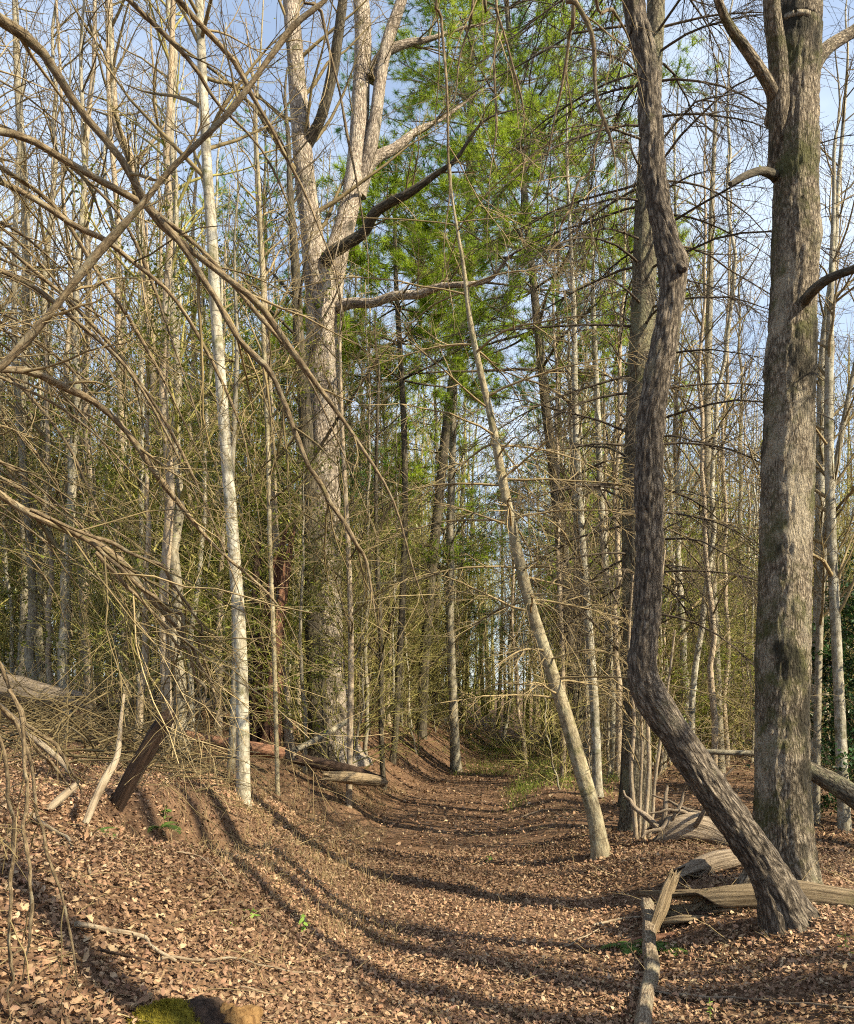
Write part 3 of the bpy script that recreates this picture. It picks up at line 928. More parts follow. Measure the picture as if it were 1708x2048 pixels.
# ------------------------------------------------------------------ arching branches in front
def branch_part(root, base, pix, Y0, Y1, mat, g, pre=None, twig='twig_tan', n1=9, L1=.55, n2=26, n3=40, droop=-.05, sides=9):
    C = pix_line(pix, Y0, Y1)
    if pre is not None:
        C = np.vstack([pre, C])
    L = crom(C, 90)
    L[:, 3] *= .84
    L[-16:, 3] *= np.linspace(1, .3, 16)
    nod = vnoise(np.c_[np.arange(90) * .33, np.zeros(90), np.zeros(90)], int(g.integers(1, 999)))
    L[:, 3] *= .86 + .5 * np.clip(nod - .62, 0, 1) + .25 * nod
    L[:, :3] += (.04 if n1 > 4 else .018) * (np.stack([vnoise(np.c_[np.arange(90) * .17, np.full(90, a), np.zeros(90)], int(g.integers(1, 999))) for a in (0, 9, 21)], 1) - .5) * np.linspace(0, 1, 90)[:, None] ** .5
    L[:, 3] = np.maximum(L[:, 3], .0009)
    L[:, :3] += .006 * (np.stack([vnoise(np.c_[L[:, :3] * 6] + a, 3) for a in (0, 9, 21)], 1) - .5)
    o = link('branch', round_geo(L, sides, .10, int(g.integers(1, 99)), off=base, freq=9).mesh('branch', M[mat]), root)
    if n1:
        i0 = 20 if pre is not None else 4
        cg, _ = crown_geo((L[None, i0::2, :3], L[None, i0::2, 3]), base, n1, L1, n2, n3, g, .05, 1, ang=.75, grav=droop * g.uniform(-.3, 1.6, n1).mean(), wander=.14, r1=.5, Lk=(.55, .42), tip=.0008, k1=4)
        tw = link('crown', cg.mesh('crown', M[twig]), o)
    return o


def arching():
    g = np.random.default_rng(21)
    base = np.array([-2.5, 2.3, float(zg(-2.5, 2.3))])
    root = empty('arching_shrub', base, 'large bare shrub arching its long tan branches in from the left', 'shrub')
    B = [  # outline, widths, depths
        ([(-60, -20, 24), (0, 28, 23), (80, 92, 22), (158, 215, 20), (245, 318, 19), (312, 425, 18), (415, 520, 16), (515, 608, 15), (578, 692, 14), (642, 782, 13), (705, 872, 12), (782, 1000, 9), (828, 1150, 7), (880, 1290, 4)], 2.7, 3.5),
        ([(312, 428, 15), (375, 505, 15), (425, 590, 15), (470, 672, 14), (540, 750, 14), (596, 862, 13), (645, 985, 12), (690, 1052, 10), (726, 1135, 9), (748, 1246, 6)], 2.95, 3.3),
        ([(-70, 250, 20), (0, 270, 19), (62, 288, 18), (140, 335, 17), (225, 385, 15), (285, 418, 14), (330, 448, 12), (420, 520, 11), (520, 640, 9), (610, 760, 7), (690, 900, 6), (760, 1080, 4)], 2.75, 3.6),
        ([(-60, 800, 20), (0, 738, 18), (45, 688, 17), (115, 608, 16), (195, 528, 16), (272, 440, 15), (340, 350, 14), (395, 285, 14), (455, 228, 13), (522, 158, 12), (592, 60, 12), (662, -2, 11), (740, -110, 9), (820, -260, 6)], 2.6, 2.9),
        ([(-60, 350, 17), (0, 368, 16), (75, 405, 15), (145, 452, 14), (205, 482, 13), (250, 520, 12), (332, 590, 10), (385, 655, 9), (432, 730, 8), (470, 820, 7), (498, 930, 5), (520, 1080, 3)], 2.8, 3.6),
        ([(-60, 300, 13), (0, 342, 13), (80, 392, 12), (140, 462, 11), (205, 560, 10), (262, 640, 9), (330, 760, 7), (400, 900, 6), (470, 1060, 4)], 3.2, 4.2),
        ([(-60, 730, 17), (0, 738, 16), (60, 748, 16), (122, 778, 16), (182, 802, 15), (245, 855, 14), (300, 930, 13), (342, 985, 12), (392, 1042, 11), (452, 1104, 10), (505, 1165, 9), (565, 1240, 7), (612, 1330, 4)], 2.9, 3.8),
        ([(-60, 950, 20), (0, 988, 19), (80, 1030, 18), (150, 1072, 17), (212, 1112, 16), (282, 1162, 14), (332, 1212, 13), (372, 1272, 11), (404, 1335, 10), (432, 1385, 9), (450, 1432, 7)], 2.5, 3.1),
        ([(60, 1018, 11), (130, 1058, 11), (200, 1098, 10), (270, 1170, 10), (322, 1200, 10), (362, 1245, 9), (392, 1300, 8), (418, 1360, 7), (436, 1420, 5)], 2.5, 3.0),
        ([(190, 1105, 9), (240, 1160, 9), (292, 1205, 9), (338, 1262, 8), (382, 1318, 7), (418, 1400, 6), (440, 1450, 4)], 2.6, 2.95),
        ([(100, 1035, 8), (180, 1070, 8), (250, 1100, 8), (310, 1130, 8), (360, 1180, 7), (395, 1250, 6), (420, 1330, 5), (446, 1410, 4)], 2.5, 3.05),
        ([(240, -30, 13), (258, 4, 12), (320, 60, 11), (380, 112, 10), (412, 152, 10), (442, 202, 9), (472, 232, 9), (522, 292, 8), (558, 362, 7), (600, 470, 5), (640, 600, 4)], 3.0, 3.6),
        ([(330, -40, 14), (356, 2, 13), (402, 52, 13), (432, 84, 12), (472, 132, 12), (512, 212, 11), (545, 268, 10), (575, 325, 10), (606, 378, 9), (642, 462, 8), (682, 562, 6), (702, 680, 4)], 3.0, 3.7),
        ([(-50, 450, 11), (0, 480, 10), (70, 540, 10), (150, 610, 9), (230, 700, 8), (300, 800, 8), (360, 910, 7), (420, 1040, 6), (470, 1180, 5), (520, 1330, 3)], 3.4, 4.4),
        ([(-50, 520, 12), (0, 540, 11), (90, 590, 10), (180, 660, 9), (260, 740, 9), (330, 850, 8), (380, 960, 6), (410, 1080, 4)], 3.0, 3.6),
        ([(-50, 240, 9), (0, 250, 9), (110, 310, 8), (220, 420, 8), (300, 560, 7), (350, 700, 6), (400, 860, 5), (430, 1000, 3)], 3.3, 4.0),
        ([(-40, 1380, 12), (0, 1412, 11), (60, 1480, 10), (110, 1540, 8), (140, 1580, 6)], 2.5, 3.0),
        ([(-30, 1440, 9), (0, 1482, 9), (18, 1580, 9), (28, 1690, 9), (22, 1850, 8), (20, 1960, 7), (22, 2032, 5)], 2.05, 2.2),
        ([(20, 1380, 10), (48, 1450, 10), (50, 1580, 9), (52, 1690, 9), (62, 1745, 8), (62, 1850, 8), (52, 1930, 6), (46, 1965, 4)], 2.3, 2.35),
        ([(30, 1440, 9), (62, 1530, 9), (80, 1640, 8), (100, 1730, 7), (128, 1805, 7), (148, 1890, 6), (162, 1990, 4)], 2.4, 2.5),
        ([(-30, 1300, 10), (0, 1330, 10), (50, 1440, 9), (95, 1478, 9), (140, 1536, 8), (160, 1580, 6)], 2.7, 3.0),
    ]
    for j in range(30):
        y0 = g.uniform(120, 1250)
        ln = g.uniform(420, 900)
        a = g.uniform(.25, .75)
        px, x, y, w = [], -60.0, y0, g.uniform(4, 8)
        for q in range(9):
            px.append((x, y, w * (1 - q / 10)))
            x += math.cos(a) * ln / 8
            y += math.sin(a) * ln / 8
            a = min(a + g.uniform(.02, .17), 1.5)
        Y0 = g.uniform(2.7, 4.6)
        if y < 1480:
            B.append((px, Y0, Y0 + g.uniform(.3, 1.2)))
    for i, (px, Y0, Y1) in enumerate(B):
        first = pt(px[0][0], px[0][1], Y0)
        d = norm(first - pt(px[1][0], px[1][1], Y0))
        r = px[0][2] / 2 * Y0 / F
        pre = None
        if px[0][0] < 20 or px[0][1] < 0:
            if px[0][1] > 1250:
                pre = None
            elif px[0][1] > 700 and px[1][1] < px[0][1]:
                pre = np.array([[*base, r * 1.5], [*(base * .5 + first * .5 + [0, 0, -.1]), r * 1.2]])
            else:
                mid = first + d * .5
                pre = np.array([[*(base + [g.normal(0, .12), g.normal(0, .12), -.1]), r * 1.6], [*(base * .45 + mid * .55 + [-.1, 0, .1]), r * 1.3], [*mid, r * 1.1]])
        big = px[0][1] < 1200
        branch_part(root, base, px, Y0, Y1, 'limb', g, pre, n1=11 if big else 4, L1=.62 if big else .25, n2=36 if big else 8, n3=80 if big else 10, twig='twig_brown' if i % 3 else 'twig_tan')


arching()


def overhang():
    g = np.random.default_rng(23)
    base = np.array([2.6, -1.6, float(zg(2.6, -1.6))])
    root = empty('overhanging_tree', base, 'tree outside the picture trailing thin drooping branches from the top edge', 'tree')
    C = np.array([[*(base - [0, 0, .2]), .16], [2.55, -1.5, 2.2], [2.3, -1.0, 4.2], [1.9, -.2, 6.0], [1.3, 1.0, 7.4]], dtype=object)
    C = np.array([[2.6, -1.6, base[2] - .2, .15], [2.62, -1.5, 2.0, .13], [2.4, -1.1, 4.0, .10], [1.9, -.2, 5.6, .075], [1.2, 1.2, 6.6, .05], [.4, 2.8, 6.9, .03]])
    L = crom(C, 60)
    link('trunk', round_geo(L, 16, .08, 4, off=base).mesh('trunk', M['greybark']), root)
    tip = [L[48], L[52], L[56], L[59]]
    H = [([(1140, -60, 12), (1152, 0, 12), (1178, 50, 12), (1192, 105, 12), (1200, 180, 11), (1206, 235, 10), (1222, 320, 8), (1234, 390, 7), (1242, 436, 5)], 3.3, 3.4),
         ([(1208, 236, 7), (1186, 320, 6), (1150, 395, 6), (1120, 460, 4), (1090, 560, 3)], 3.35, 3.5),
         ([(1144, -40, 9), (1140, 60, 8), (1124, 160, 7), (1100, 260, 6), (1082, 340, 5), (1060, 450, 4)], 3.4, 3.8),
         ([(876, -60, 8), (882, 20, 7), (890, 140, 7), (892, 240, 6), (890, 330, 5), (896, 480, 4), (905, 660, 3)], 3.1, 3.3),
         ([(990, -60, 7), (990, 20, 6), (990, 140, 6), (984, 260, 5), (980, 380, 4), (982, 520, 3)], 3.3, 3.4),
         ([(980, -60, 8), (998, 10, 7), (1022, 90, 6), (1038, 180, 6), (1048, 270, 4), (1052, 360, 3)], 3.2, 3.4),
         ([(950, -60, 6), (944, 40, 6), (920, 120, 5), (900, 220, 4), (860, 330, 3)], 3.3, 3.5),
         ([(620, -80, 7), (640, 20, 7), (668, 160, 6), (700, 330, 6), (730, 500, 5), (750, 640, 3)], 3.2, 3.5),
         ([(1190, -60, 10), (1230, 20, 9), (1262, 90, 7), (1278, 180, 4)], 3.5, 3.8)]
    for i, (px, Y0, Y1) in enumerate(H):
        first = pt(px[0][0], px[0][1], Y0)
        a = L[int(np.argmin(np.linalg.norm(L[:, :3] - first - [0, 0, .8], axis=1)))]
        r = px[0][2] / 2 * Y0 / F
        pre = np.array([[*a[:3], min(a[3] * .6, r * 2)], [*((a[:3] + first) / 2 + [0, 0, .25]), r * 1.3]])
        if i == 1:
            pre = None
        branch_part(root, base, px, Y0, Y1, 'limb', g, pre, n1=5, L1=.55, n2=14, n3=20, droop=-.12)
    cg, _ = crown_geo((L[None, ::3, :3], L[None, ::3, 3]), base, 20, 1.8, 110, 260, g, .5, 1)
    link('crown', cg.mesh('crown', M['twig_brown']), root)


overhang()


# ------------------------------------------------------------------ dead wood
def rough_log(name, label, cat, C, mat, k=28, n=60, rough=.14, hollow=None, seed=0, parent=None, jag=.5, base=None, furrow=.0, squash=1.0):
    """A log or snag along C; hollow(t) gives the opening (radians) and its direction, else it is solid. Its ends are broken."""
    C = np.asarray(C, float)
    L = crom(C, n)
    g = np.random.default_rng(300 + seed)
    b = np.array([*L[0, :3]]) if base is None else base
    P = L[None, :, :3]
    T, N, B = frames(P)
    s = np.r_[0, np.cumsum(np.linalg.norm(np.diff(L[:, :3], axis=0), axis=1))]
    t = np.linspace(0, 1, n)
    if hollow is None:
        op, dr = np.zeros(n) + .0, np.zeros(n)
    else:
        hv = [hollow(x) for x in t]
        op, dr = np.array([h[0] for h in hv]), np.array([h[1] for h in hv])
    a = np.linspace(0, 1, k, endpoint=hollow is not None)[None] * (2 * PI - op[:, None]) + (dr + op / 2)[:, None]
    q = np.stack([np.cos(a) * 1.6, np.sin(a) * 1.6, np.repeat(s[:, None] * 2.2, k, 1)], -1) + seed * 5.7
    fine = np.stack([np.cos(a) * 9, np.sin(a) * 9, np.repeat(s[:, None] * 1.2, k, 1)], -1) + seed
    R = L[:, 3:4] * (1 + rough * 2 * (fbm(q, 3, seed) - .5) + .16 * (vnoise(fine, seed + 3) - .5))
    jag0 = (vnoise(np.stack([np.cos(a[0]) * 3, np.sin(a[0]) * 3, np.zeros(k)], -1), seed + 40) - .5) * jag * L[0, 3] * 4
    jag1 = (vnoise(np.stack([np.cos(a[-1]) * 3, np.sin(a[-1]) * 3, np.zeros(k)], -1), seed + 41) - .3) * jag * L[-1, 3] * 4
    sh = jag0[None] * np.clip(1 - t * 5, 0, 1)[:, None] + jag1[None] * np.clip(1 - (1 - t) * 5, 0, 1)[:, None]
    def ring(Rr):
        return P[0][:, None] + T[0][:, None] * sh[..., None] + Rr[..., None] * (np.cos(a)[..., None] * N[0][:, None] + squash * np.sin(a)[..., None] * B[0][:, None])
    outer = ring(R)
    bk = np.stack([np.cos(a) * L[:, 3:4], np.sin(a) * L[:, 3:4], np.repeat(s[:, None], k, 1)], -1)
    geo = Geo()
    if hollow is None:
        idx = np.arange(n * k).reshape(n, k)
        rr = np.roll(idx, -1, 1)
        geo.add((outer - b).reshape(-1, 3), np.stack([idx[:-1], rr[:-1], rr[1:], idx[1:]], -1).reshape(-1, 4), bark=bk.reshape(-1, 3))
        for row, sg in ((0, 1), (n - 1, -1)):
            rings = [outer[row] - b]
            cc = outer[row].mean(0)
            for f_, dp in ((.72, .25), (.35, .12)):
                rings.append(cc + (outer[row] - cc) * f_ + T[0][row] * sg * L[row, 3] * (dp + .5 * (g.random((k, 1)) - .5)) - b)
            rings.append((cc + T[0][row] * sg * L[row, 3] * .3 - b)[None])
            V = np.concatenate(rings)
            f4 = [(r * k + i, r * k + (i + 1) % k, (r + 1) * k + (i + 1) % k, (r + 1) * k + i) for r in range(2) for i in range(k)]
            nb = bk[row] * [1, 1, 0] + [0, 0, s[row] + 3]
            geo.add(V, np.array(f4), bark=np.r_[nb, nb * .7, nb * .35, [[0, 0, s[row]]]])
            geo.f.append(np.array([(2 * k + i, 2 * k + (i + 1) % k, 3 * k) for i in range(k)]) + geo.n - len(V))
    else:
        inner = ring(R * .66)
        V = np.concatenate([outer, inner[:, ::-1]], 1)
        kk = 2 * k
        idx = np.arange(n * kk).reshape(n, kk)
        rr = np.roll(idx, -1, 1)
        geo.add((V - b).reshape(-1, 3), np.stack([idx[:-1], rr[:-1], rr[1:], idx[1:]], -1).reshape(-1, 4), bark=np.concatenate([bk, bk[:, ::-1] * [.6, .6, 1] + [.3, 0, 0]], 1).reshape(-1, 3))
        for row in (0, n - 1):
            i0 = geo.n
            geo.add(V[row] - b, np.array([(i, i + 1, kk - 2 - i, kk - 1 - i) for i in range(k - 1)]), bark=np.concatenate([bk[row], bk[row, ::-1] * .6]))
    me = geo.mesh(name, M[mat])
    if parent is not None:
        return link(name, me, parent)
    o = link(name, me)
    o.location = b
    return tag(o, label, cat)


def gpt(px, py, up=0.0):
    Y = hit(px, py)
    x = (px - CX) / F * Y
    return np.array([x, Y, float(zg(x, Y)) + up])


def lg(px, py, Y, w):
    p = pt(px, py, Y)
    return [*p, w / 2 * Y / F]


# hollow golden log on the right, with an upright plank of its broken end
def lgg(px, Y, w, up=0.7):
    x = (px - CX) / F * Y
    r = w / 2 * Y / F
    return [x, Y, float(zg(x, Y)) + r * up, r]


LG = empty('hollow_log', lgg(1500, 5.3, 60)[:3], 'golden brown broken hollow log lying at the foot of the leaning trunk', 'log')
rough_log('shell', None, None, [lgg(1338, 5.62, 58, 1.4), lgg(1390, 5.52, 62, 1.0), lgg(1450, 5.42, 62, .7), lgg(1520, 5.33, 60, .5), lgg(1600, 5.24, 58, .42), lgg(1700, 5.12, 56, .4), lgg(1800, 5.0, 54, .4), lgg(1920, 4.9, 50, .4)], 'wood_gold', k=48, n=150, rough=.2, seed=2, parent=LG, base=np.array(LG.location),
          hollow=lambda t: (2.3 * (1 - smooth((t - .10) / .14)) + .04, 1.95), jag=1.2)
g = np.random.default_rng(29)
for q in range(9):
    a0, b0 = g.uniform(0, 1), g.uniform(.2, 1)
    C = [lgg(1322 + 80 * a0, 5.55 + .05 * g.normal(), 8, 3 + 3 * b0), lgg(1362 + 90 * a0, 5.47 + .04 * g.normal(), 10, 2 + 3 * b0), lgg(1410 + 110 * a0, 5.40, 4, 2 * b0)]
    rough_log('splinter', None, None, C, 'wood_dark' if q % 2 else 'wood_gold', k=7, n=16, rough=.3, seed=60 + q, parent=LG, base=np.array(LG.location), jag=1)
rough_log('plank', None, None, [lgg(1350, 5.6, 22, 9.0), lgg(1338, 5.57, 26, 5.8), lgg(1322, 5.53, 26, 3.2), lgg(1304, 5.5, 20, .4)], 'wood_gold', k=14, n=30, rough=.3, seed=5, parent=LG, base=np.array(LG.location), jag=1.2, squash=.5)
rough_log('bark_slab', 'flat red brown bark slab lying before the hollow log', 'bark', [lgg(1236, 5.5, 14, .3), lgg(1262, 5.45, 16, .4), lgg(1300, 5.42, 17, .5), lgg(1352, 5.36, 9, .6)], 'wood_red', k=14, n=30, rough=.4, seed=7, jag=1.2, squash=.9)
rough_log('log', 'grey split log piece wedged behind the hollow golden log', 'log', [lgg(1370, 6.3, 34, .8), lgg(1420, 6.35, 38, 1.2), lgg(1470, 6.4, 34, 1.8), lgg(1510, 6.45, 24, 3.2)], 'wood_grey', k=26, n=50, rough=.35, seed=8, jag=1.4)
rough_log('pole', 'pale peeled pole lying upright towards the viewer on the right', 'log', [[*gpt(1294, 1826, .06), .046], [*gpt(1297, 1868, .06), .043], [*gpt(1299, 1915, .05), .044], [*gpt(1304, 1962, .05), .046], [*gpt(1294, 2008, .05), .041], [*gpt(1286, 2070, .05), .040], [*gpt(1284, 2150, .05), .038]], 'pole_bark', k=30, n=150, rough=.2, seed=9, jag=.7)
rough_log('log', 'dark fallen log slanting in from the right edge behind the oak', 'log', [lg(1610, 1535, 8.3, 34), lg(1660, 1562, 8.2, 40), lg(1712, 1596, 8.0, 44), lg(1800, 1660, 7.7, 44), lg(1880, 1720, 7.4, 44)], 'pine_bark', k=18, n=40, rough=.1, seed=10)
rough_log('fallen_branch', 'thin straight fallen trunk lying level behind the crooked trunk', 'log', [lg(1400, 1502, 11.5, 11), lg(1450, 1505, 11.4, 12), lg(1520, 1508, 11.3, 12), lg(1600, 1512, 11.2, 11)], 'greybark', k=8, n=24, rough=.1, seed=11)
rough_log('broken_log', 'short dark broken log end sticking up obliquely on the left bank', 'log', [lg(236, 1610, 5.3, 31), lg(262, 1560, 5.25, 33), lg(290, 1510, 5.2, 34), lg(315, 1464, 5.15, 33), lg(332, 1436, 5.1, 27)], 'wood_dark', k=26, n=40, rough=.16, seed=12, jag=.6)
rough_log('log', 'long weathered grey log lying level behind the beige trunk', 'log', [lg(215, 1408, 12.4, 22), lg(290, 1406, 12.2, 28), lg(380, 1408, 12.0, 28), lg(470, 1412, 11.8, 24)], 'wood_grey', k=18, n=40, rough=.14, seed=13)
rough_log('log', 'thick weathered log at the far left edge of the bank', 'log', [lg(-60, 1372, 10.2, 56), lg(20, 1380, 10.0, 56), lg(80, 1390, 9.9, 50), lg(150, 1400, 9.8, 34)], 'wood_grey', k=22, n=40, rough=.2, seed=14, jag=1)
rough_log('log', 'reddish rotten log on the bank crest behind the white trunk', 'log', [lg(370, 1468, 9.6, 16), lg(440, 1484, 9.7, 22), lg(510, 1497, 9.8, 26), lg(560, 1506, 9.9, 24)], 'wood_red', k=18, n=36, rough=.2, seed=15)
rough_log('log', 'dark split log at the bank foot below the forked tree', 'log', [lg(590, 1518, 10.6, 20), lg(640, 1528, 10.7, 24), lg(700, 1540, 10.9, 24), lg(752, 1556, 11.0, 18)], 'wood_dark', k=18, n=36, rough=.22, seed=16, jag=1)
rough_log('log', 'brown lower log of the pair at the bank foot', 'log', [lg(650, 1552, 10.4, 18), lg(700, 1556, 10.6, 26), lg(750, 1562, 10.8, 22), lg(766, 1566, 10.9, 12)], 'wood_gold', k=18, n=30, rough=.25, seed=17, jag=1)
rough_log('fallen_branch', 'slanting greenish pole propped behind the slim beige trunk', 'log', [lg(590, 1500, 10.9, 12), lg(640, 1475, 11.4, 12), lg(700, 1440, 12.0, 11)], 'greybark', k=8, n=20, rough=.1, seed=18)
SN = empty('rotten_snag', pt(535, 1490, 11.4), 'tall reddish brown hollow rotten snag behind the white trunk', 'dead tree')
rough_log('shell', None, None, [lg(530, 1500, 11.4, 64), lg(534, 1440, 11.4, 56), lg(540, 1340, 11.4, 52), lg(547, 1240, 11.4, 48), lg(558, 1150, 11.4, 40), lg(572, 1090, 11.4, 26)], 'wood_red', k=30, n=70, rough=.18, seed=19, parent=SN, base=np.array(SN.location), hollow=lambda t: (.9 + 1.5 * t, -2.3), jag=1.6)
rough_log('splinter', None, None, [lg(500, 1500, 11.6, 26), lg(506, 1380, 11.6, 24), lg(512, 1250, 11.6, 22), lg(514, 1150, 11.6, 18), lg(514, 1090, 11.6, 10)], 'wood_dark', k=14, n=50, rough=.3, seed=20, parent=SN, base=np.array(SN.location), jag=2)
rough_log('dead_limb', 'bare grey forked limb standing propped on the left bank', 'branch', [lg(172, 1645, 4.5, 14), lg(190, 1600, 4.55, 15), lg(212, 1555, 4.6, 16), lg(234, 1512, 4.7, 12), lg(242, 1440, 4.9, 7), lg(248, 1390, 5, 5)], 'wood_pale', k=12, n=40, rough=.12, seed=21)
rough_log('dead_limb', 'short pale split limb lying in the hollow at far left', 'branch', [lg(96, 1620, 4.6, 14), lg(122, 1596, 4.65, 16), lg(150, 1572, 4.7, 14)], 'wood_pale', k=12, n=24, rough=.15, seed=22)
rough_log('dead_limb', 'tan broken branch end slanting down from the left edge', 'branch', [lg(-30, 1390, 3.4, 15), lg(20, 1432, 3.4, 15), lg(70, 1478, 3.45, 14), lg(120, 1520, 3.5, 12), lg(140, 1545, 3.5, 9)], 'wood_pale', k=12, n=30, rough=.1, seed=23)

# uprooted root tangle behind the hollow log
g = np.random.default_rng(31)
rb = gpt(1390, 1690)
RT = empty('root_tangle', rb, 'gnarled grey uprooted roots tangled behind the hollow log', 'roots')
rough_log('root_plate', None, None, [[*(rb + [-.3, .2, .05]), .10], [*(rb + [-.1, .15, .15]), .13], [*(rb + [.15, .1, .12]), .12], [*(rb + [.4, .0, .0]), .08]], 'wood_grey', k=18, n=30, rough=.4, seed=33, parent=RT, base=rb, jag=1)
for i in range(13):
    a = g.uniform(0, 2 * PI)
    A = grow(np.array([rb + [g.uniform(-.3, .3), .12, .12]]), np.array([[math.cos(a), .4 * math.sin(a), g.uniform(-.1, 1.0)]]), [g.uniform(.35, .75)], 9, .3, 0, g)[0]
    C = np.c_[A, np.linspace(.035, .008, 9) * g.uniform(.7, 1.2)]
    link('root', round_geo(crom(C, 26), 9, .25, i, off=rb, freq=9).mesh('root', M['wood_grey']), RT)

# mossy stump at the bottom edge
sb = gpt(372, 2098)
ST = empty('mossy_stump', sb, 'low rotten stump capped with bright yellow moss at the bottom edge', 'stump')


def blob(name, c, rad, mat, parent, seed, amp=.25, freq=5.0, nu=64, nv=40, base=sb, col=False):
    u = np.linspace(0, 2 * PI, nu, endpoint=False)
    v = np.linspace(0, 1, nv)
    d = np.stack([np.cos(u)[None] * np.sin(v * PI * .62)[:, None], np.sin(u)[None] * np.sin(v * PI * .62)[:, None], np.repeat(np.cos(v * PI * .62)[:, None], nu, 1)], -1)
    w = 1 + amp * 2 * (fbm(d * freq * .4 + seed, 4, seed) - .5) + .03 * (vnoise(d * 26, seed) - .5)
    V = (np.asarray(c) - base) + d * np.asarray(rad) * w[..., None]
    i = np.arange(nu * nv).reshape(nv, nu)
    r = np.roll(i, -1, 1)
    q = np.stack([i[:-1], r[:-1], r[1:], i[1:]], -1).reshape(-1, 4)
    o = link(name, Geo().add(V.reshape(-1, 3), q, bark=V.reshape(-1, 3)).mesh(name, M[mat]), parent)
    return o, V + base, d


blob('rotten_wood', sb + [.15, .05, -.01], (.10, .10, .11), 'wood_orange', ST, 3, .5, 7.0)
blob('rotten_wood', sb + [.04, .04, .0], (.14, .13, .125), 'wood_dark', ST, 5, .4)
o_, V_, d_ = blob('moss', sb + [-.06, -.02, .0], (.16, .14, .135), 'moss', ST, 8, .22)
m = 9000
sel = g.integers(0, V_.shape[0] * V_.shape[1], m)
p = V_.reshape(-1, 3)[sel] + g.normal(0, .004, (m, 3))
nn = norm(d_.reshape(-1, 3)[sel] + g.normal(0, .5, (m, 3)))
sd = norm(np.cross(nn, g.normal(size=(m, 3)))) * .0016
tri = np.stack([p - sd, p + sd, p + nn * g.uniform(.006, .014, (m, 1))], 1) - sb
fz = link('fuzz', Geo().add(tri.reshape(-1, 3), np.arange(m * 3).reshape(-1, 3)).mesh('fuzz', M['moss'], False), o_)
fz['kind'] = 'stuff'


# fallen sticks on the ground
STK = [([(150, 1868), (220, 1880), (285, 1892), (300, 1908), (335, 1936), (350, 1948)], .011, 'wood_pale', 'mottled pale stick lying in the sunny leaves at lower left'),
       ([(320, 1940), (370, 1936), (440, 1935), (500, 1940), (560, 1950), (640, 1962)], .006, 'wood_pale', 'thin pale stick lying level across the foreground leaves'),
       ([(200, 1925), (250, 1935), (300, 1945)], .006, 'wood_dark', 'short dark stick beside the pale mottled one'),
       ([(1270, 1990), (1380, 2005), (1500, 2012), (1620, 2022), (1720, 2030)], .008, 'wood_grey', 'long brown stick lying level in the lower right corner'),
       ([(1190, 1860), (1230, 1848), (1280, 1844)], .01, 'wood_pale', 'crooked pale stick left of the peeled pole'),
       ([(1120, 1905), (1160, 1890), (1200, 1870)], .006, 'wood_pale', 'small straight stick on the right path edge'),
       ([(350, 1715), (390, 1720), (425, 1745), (460, 1790)], .004, 'wood_pale', 'fine grey twig on the shaded bank slope'),
       ([(60, 1640), (130, 1690), (190, 1760)], .012, 'wood_pale', 'tan stick sloping down the bank at far left'),
       ([(1010, 1850), (1030, 1800), (1050, 1760)], .004, 'wood_grey', 'small grey stick standing out on the mid path'),
       ([(930, 1640), (980, 1655), (1040, 1668)], .007, 'wood_grey', 'grey stick across the right path edge further back'),
       ([(1040, 1640), (1090, 1625), (1140, 1645)], .010, 'wood_grey', 'weathered stick in the brush left of the leaning pine foot'),
       ([(480, 1990), (540, 2000), (600, 2012), (680, 2030)], .004, 'wood_pale', 'hair thin stick near the bottom edge right of the stump')]
for px, r, mt, lab in STK:
    P = np.array([gpt(a, b, .03) for a, b in px])
    C = crom(np.c_[P, np.linspace(r, r * .6, len(P))], 40)
    C[:, :3] += (np.stack([vnoise(C[:, :3] * 7 + k, 4) for k in (0, 7, 13)], 1) - .5) * .03
    o = link('fallen_stick', round_geo(C, 8, .15, int(r * 9999), off=P[0], freq=12).mesh('fallen_stick', M[mt]))
    o.location = P[0]
    tag(o, lab, 'stick', 'sticks lying on the ground')


# ------------------------------------------------------------------ repeated plants: one of each kind, then copies
def sap_variant(seed, H, r, n1, n2, n3, L1, lean=.02, wob=.05, ang=.75, t0=.2, grav=.03, mat='greybark', tmat='twig_brown', leaves=0, leafmat=None, lsize=.05, dense_top=False, k=8):
    g = np.random.default_rng(seed)
    n = 26
    z = np.linspace(0, H, n)
    off = np.cumsum(g.normal(0, wob * H / n * 1.6, (n, 2)), 0)
    off -= np.linspace(0, 1, n)[:, None] * off[-1] * .6
    off += np.linspace(0, 1, n)[:, None] * g.normal(0, lean * H, 2)
    C = np.c_[off, z - .15, r * (1 - .86 * (z / H) ** .9) + .003]
    C[0, 3] *= 1.3
    tr = round_geo(C, k, .09, seed, freq=2).mesh('trunk', M[mat])
    cg, last = crown_geo((C[None, :, :3], C[None, :, 3]), np.zeros(3), n1, L1, n2, n3, g, t0, 1, ang=ang, grav=grav, wander=.15, r1=.55)
    meshes = [('trunk', tr), ('crown', cg.mesh('crown', M[tmat]))]
    if leaves:
        P = np.concatenate([a.reshape(-1, 3) for a, _ in last[1:]])
        i = g.integers(0, len(P), leaves)
        V = rot_leaves(leaf_verts(leaves, OUT_SIMPLE[[0, 1, 3, 5]] if lsize > .03 else OUT_SIMPLE[[0, 1, 3, 5]], g.uniform(.6, 1.3, leaves) * lsize, g, .5), g.uniform(0, 2 * PI, leaves), g.normal(0, .6, leaves), g.normal(0, .6, leaves))
        V = V + (P[i] + g.normal(0, .03, (leaves, 3)))[:, None]
        q = np.arange(leaves * 4).reshape(-1, 4)
        meshes.append(('foliage', Geo().add(V.reshape(-1, 3), q).mesh('foliage', M[leafmat], False)))
    return meshes


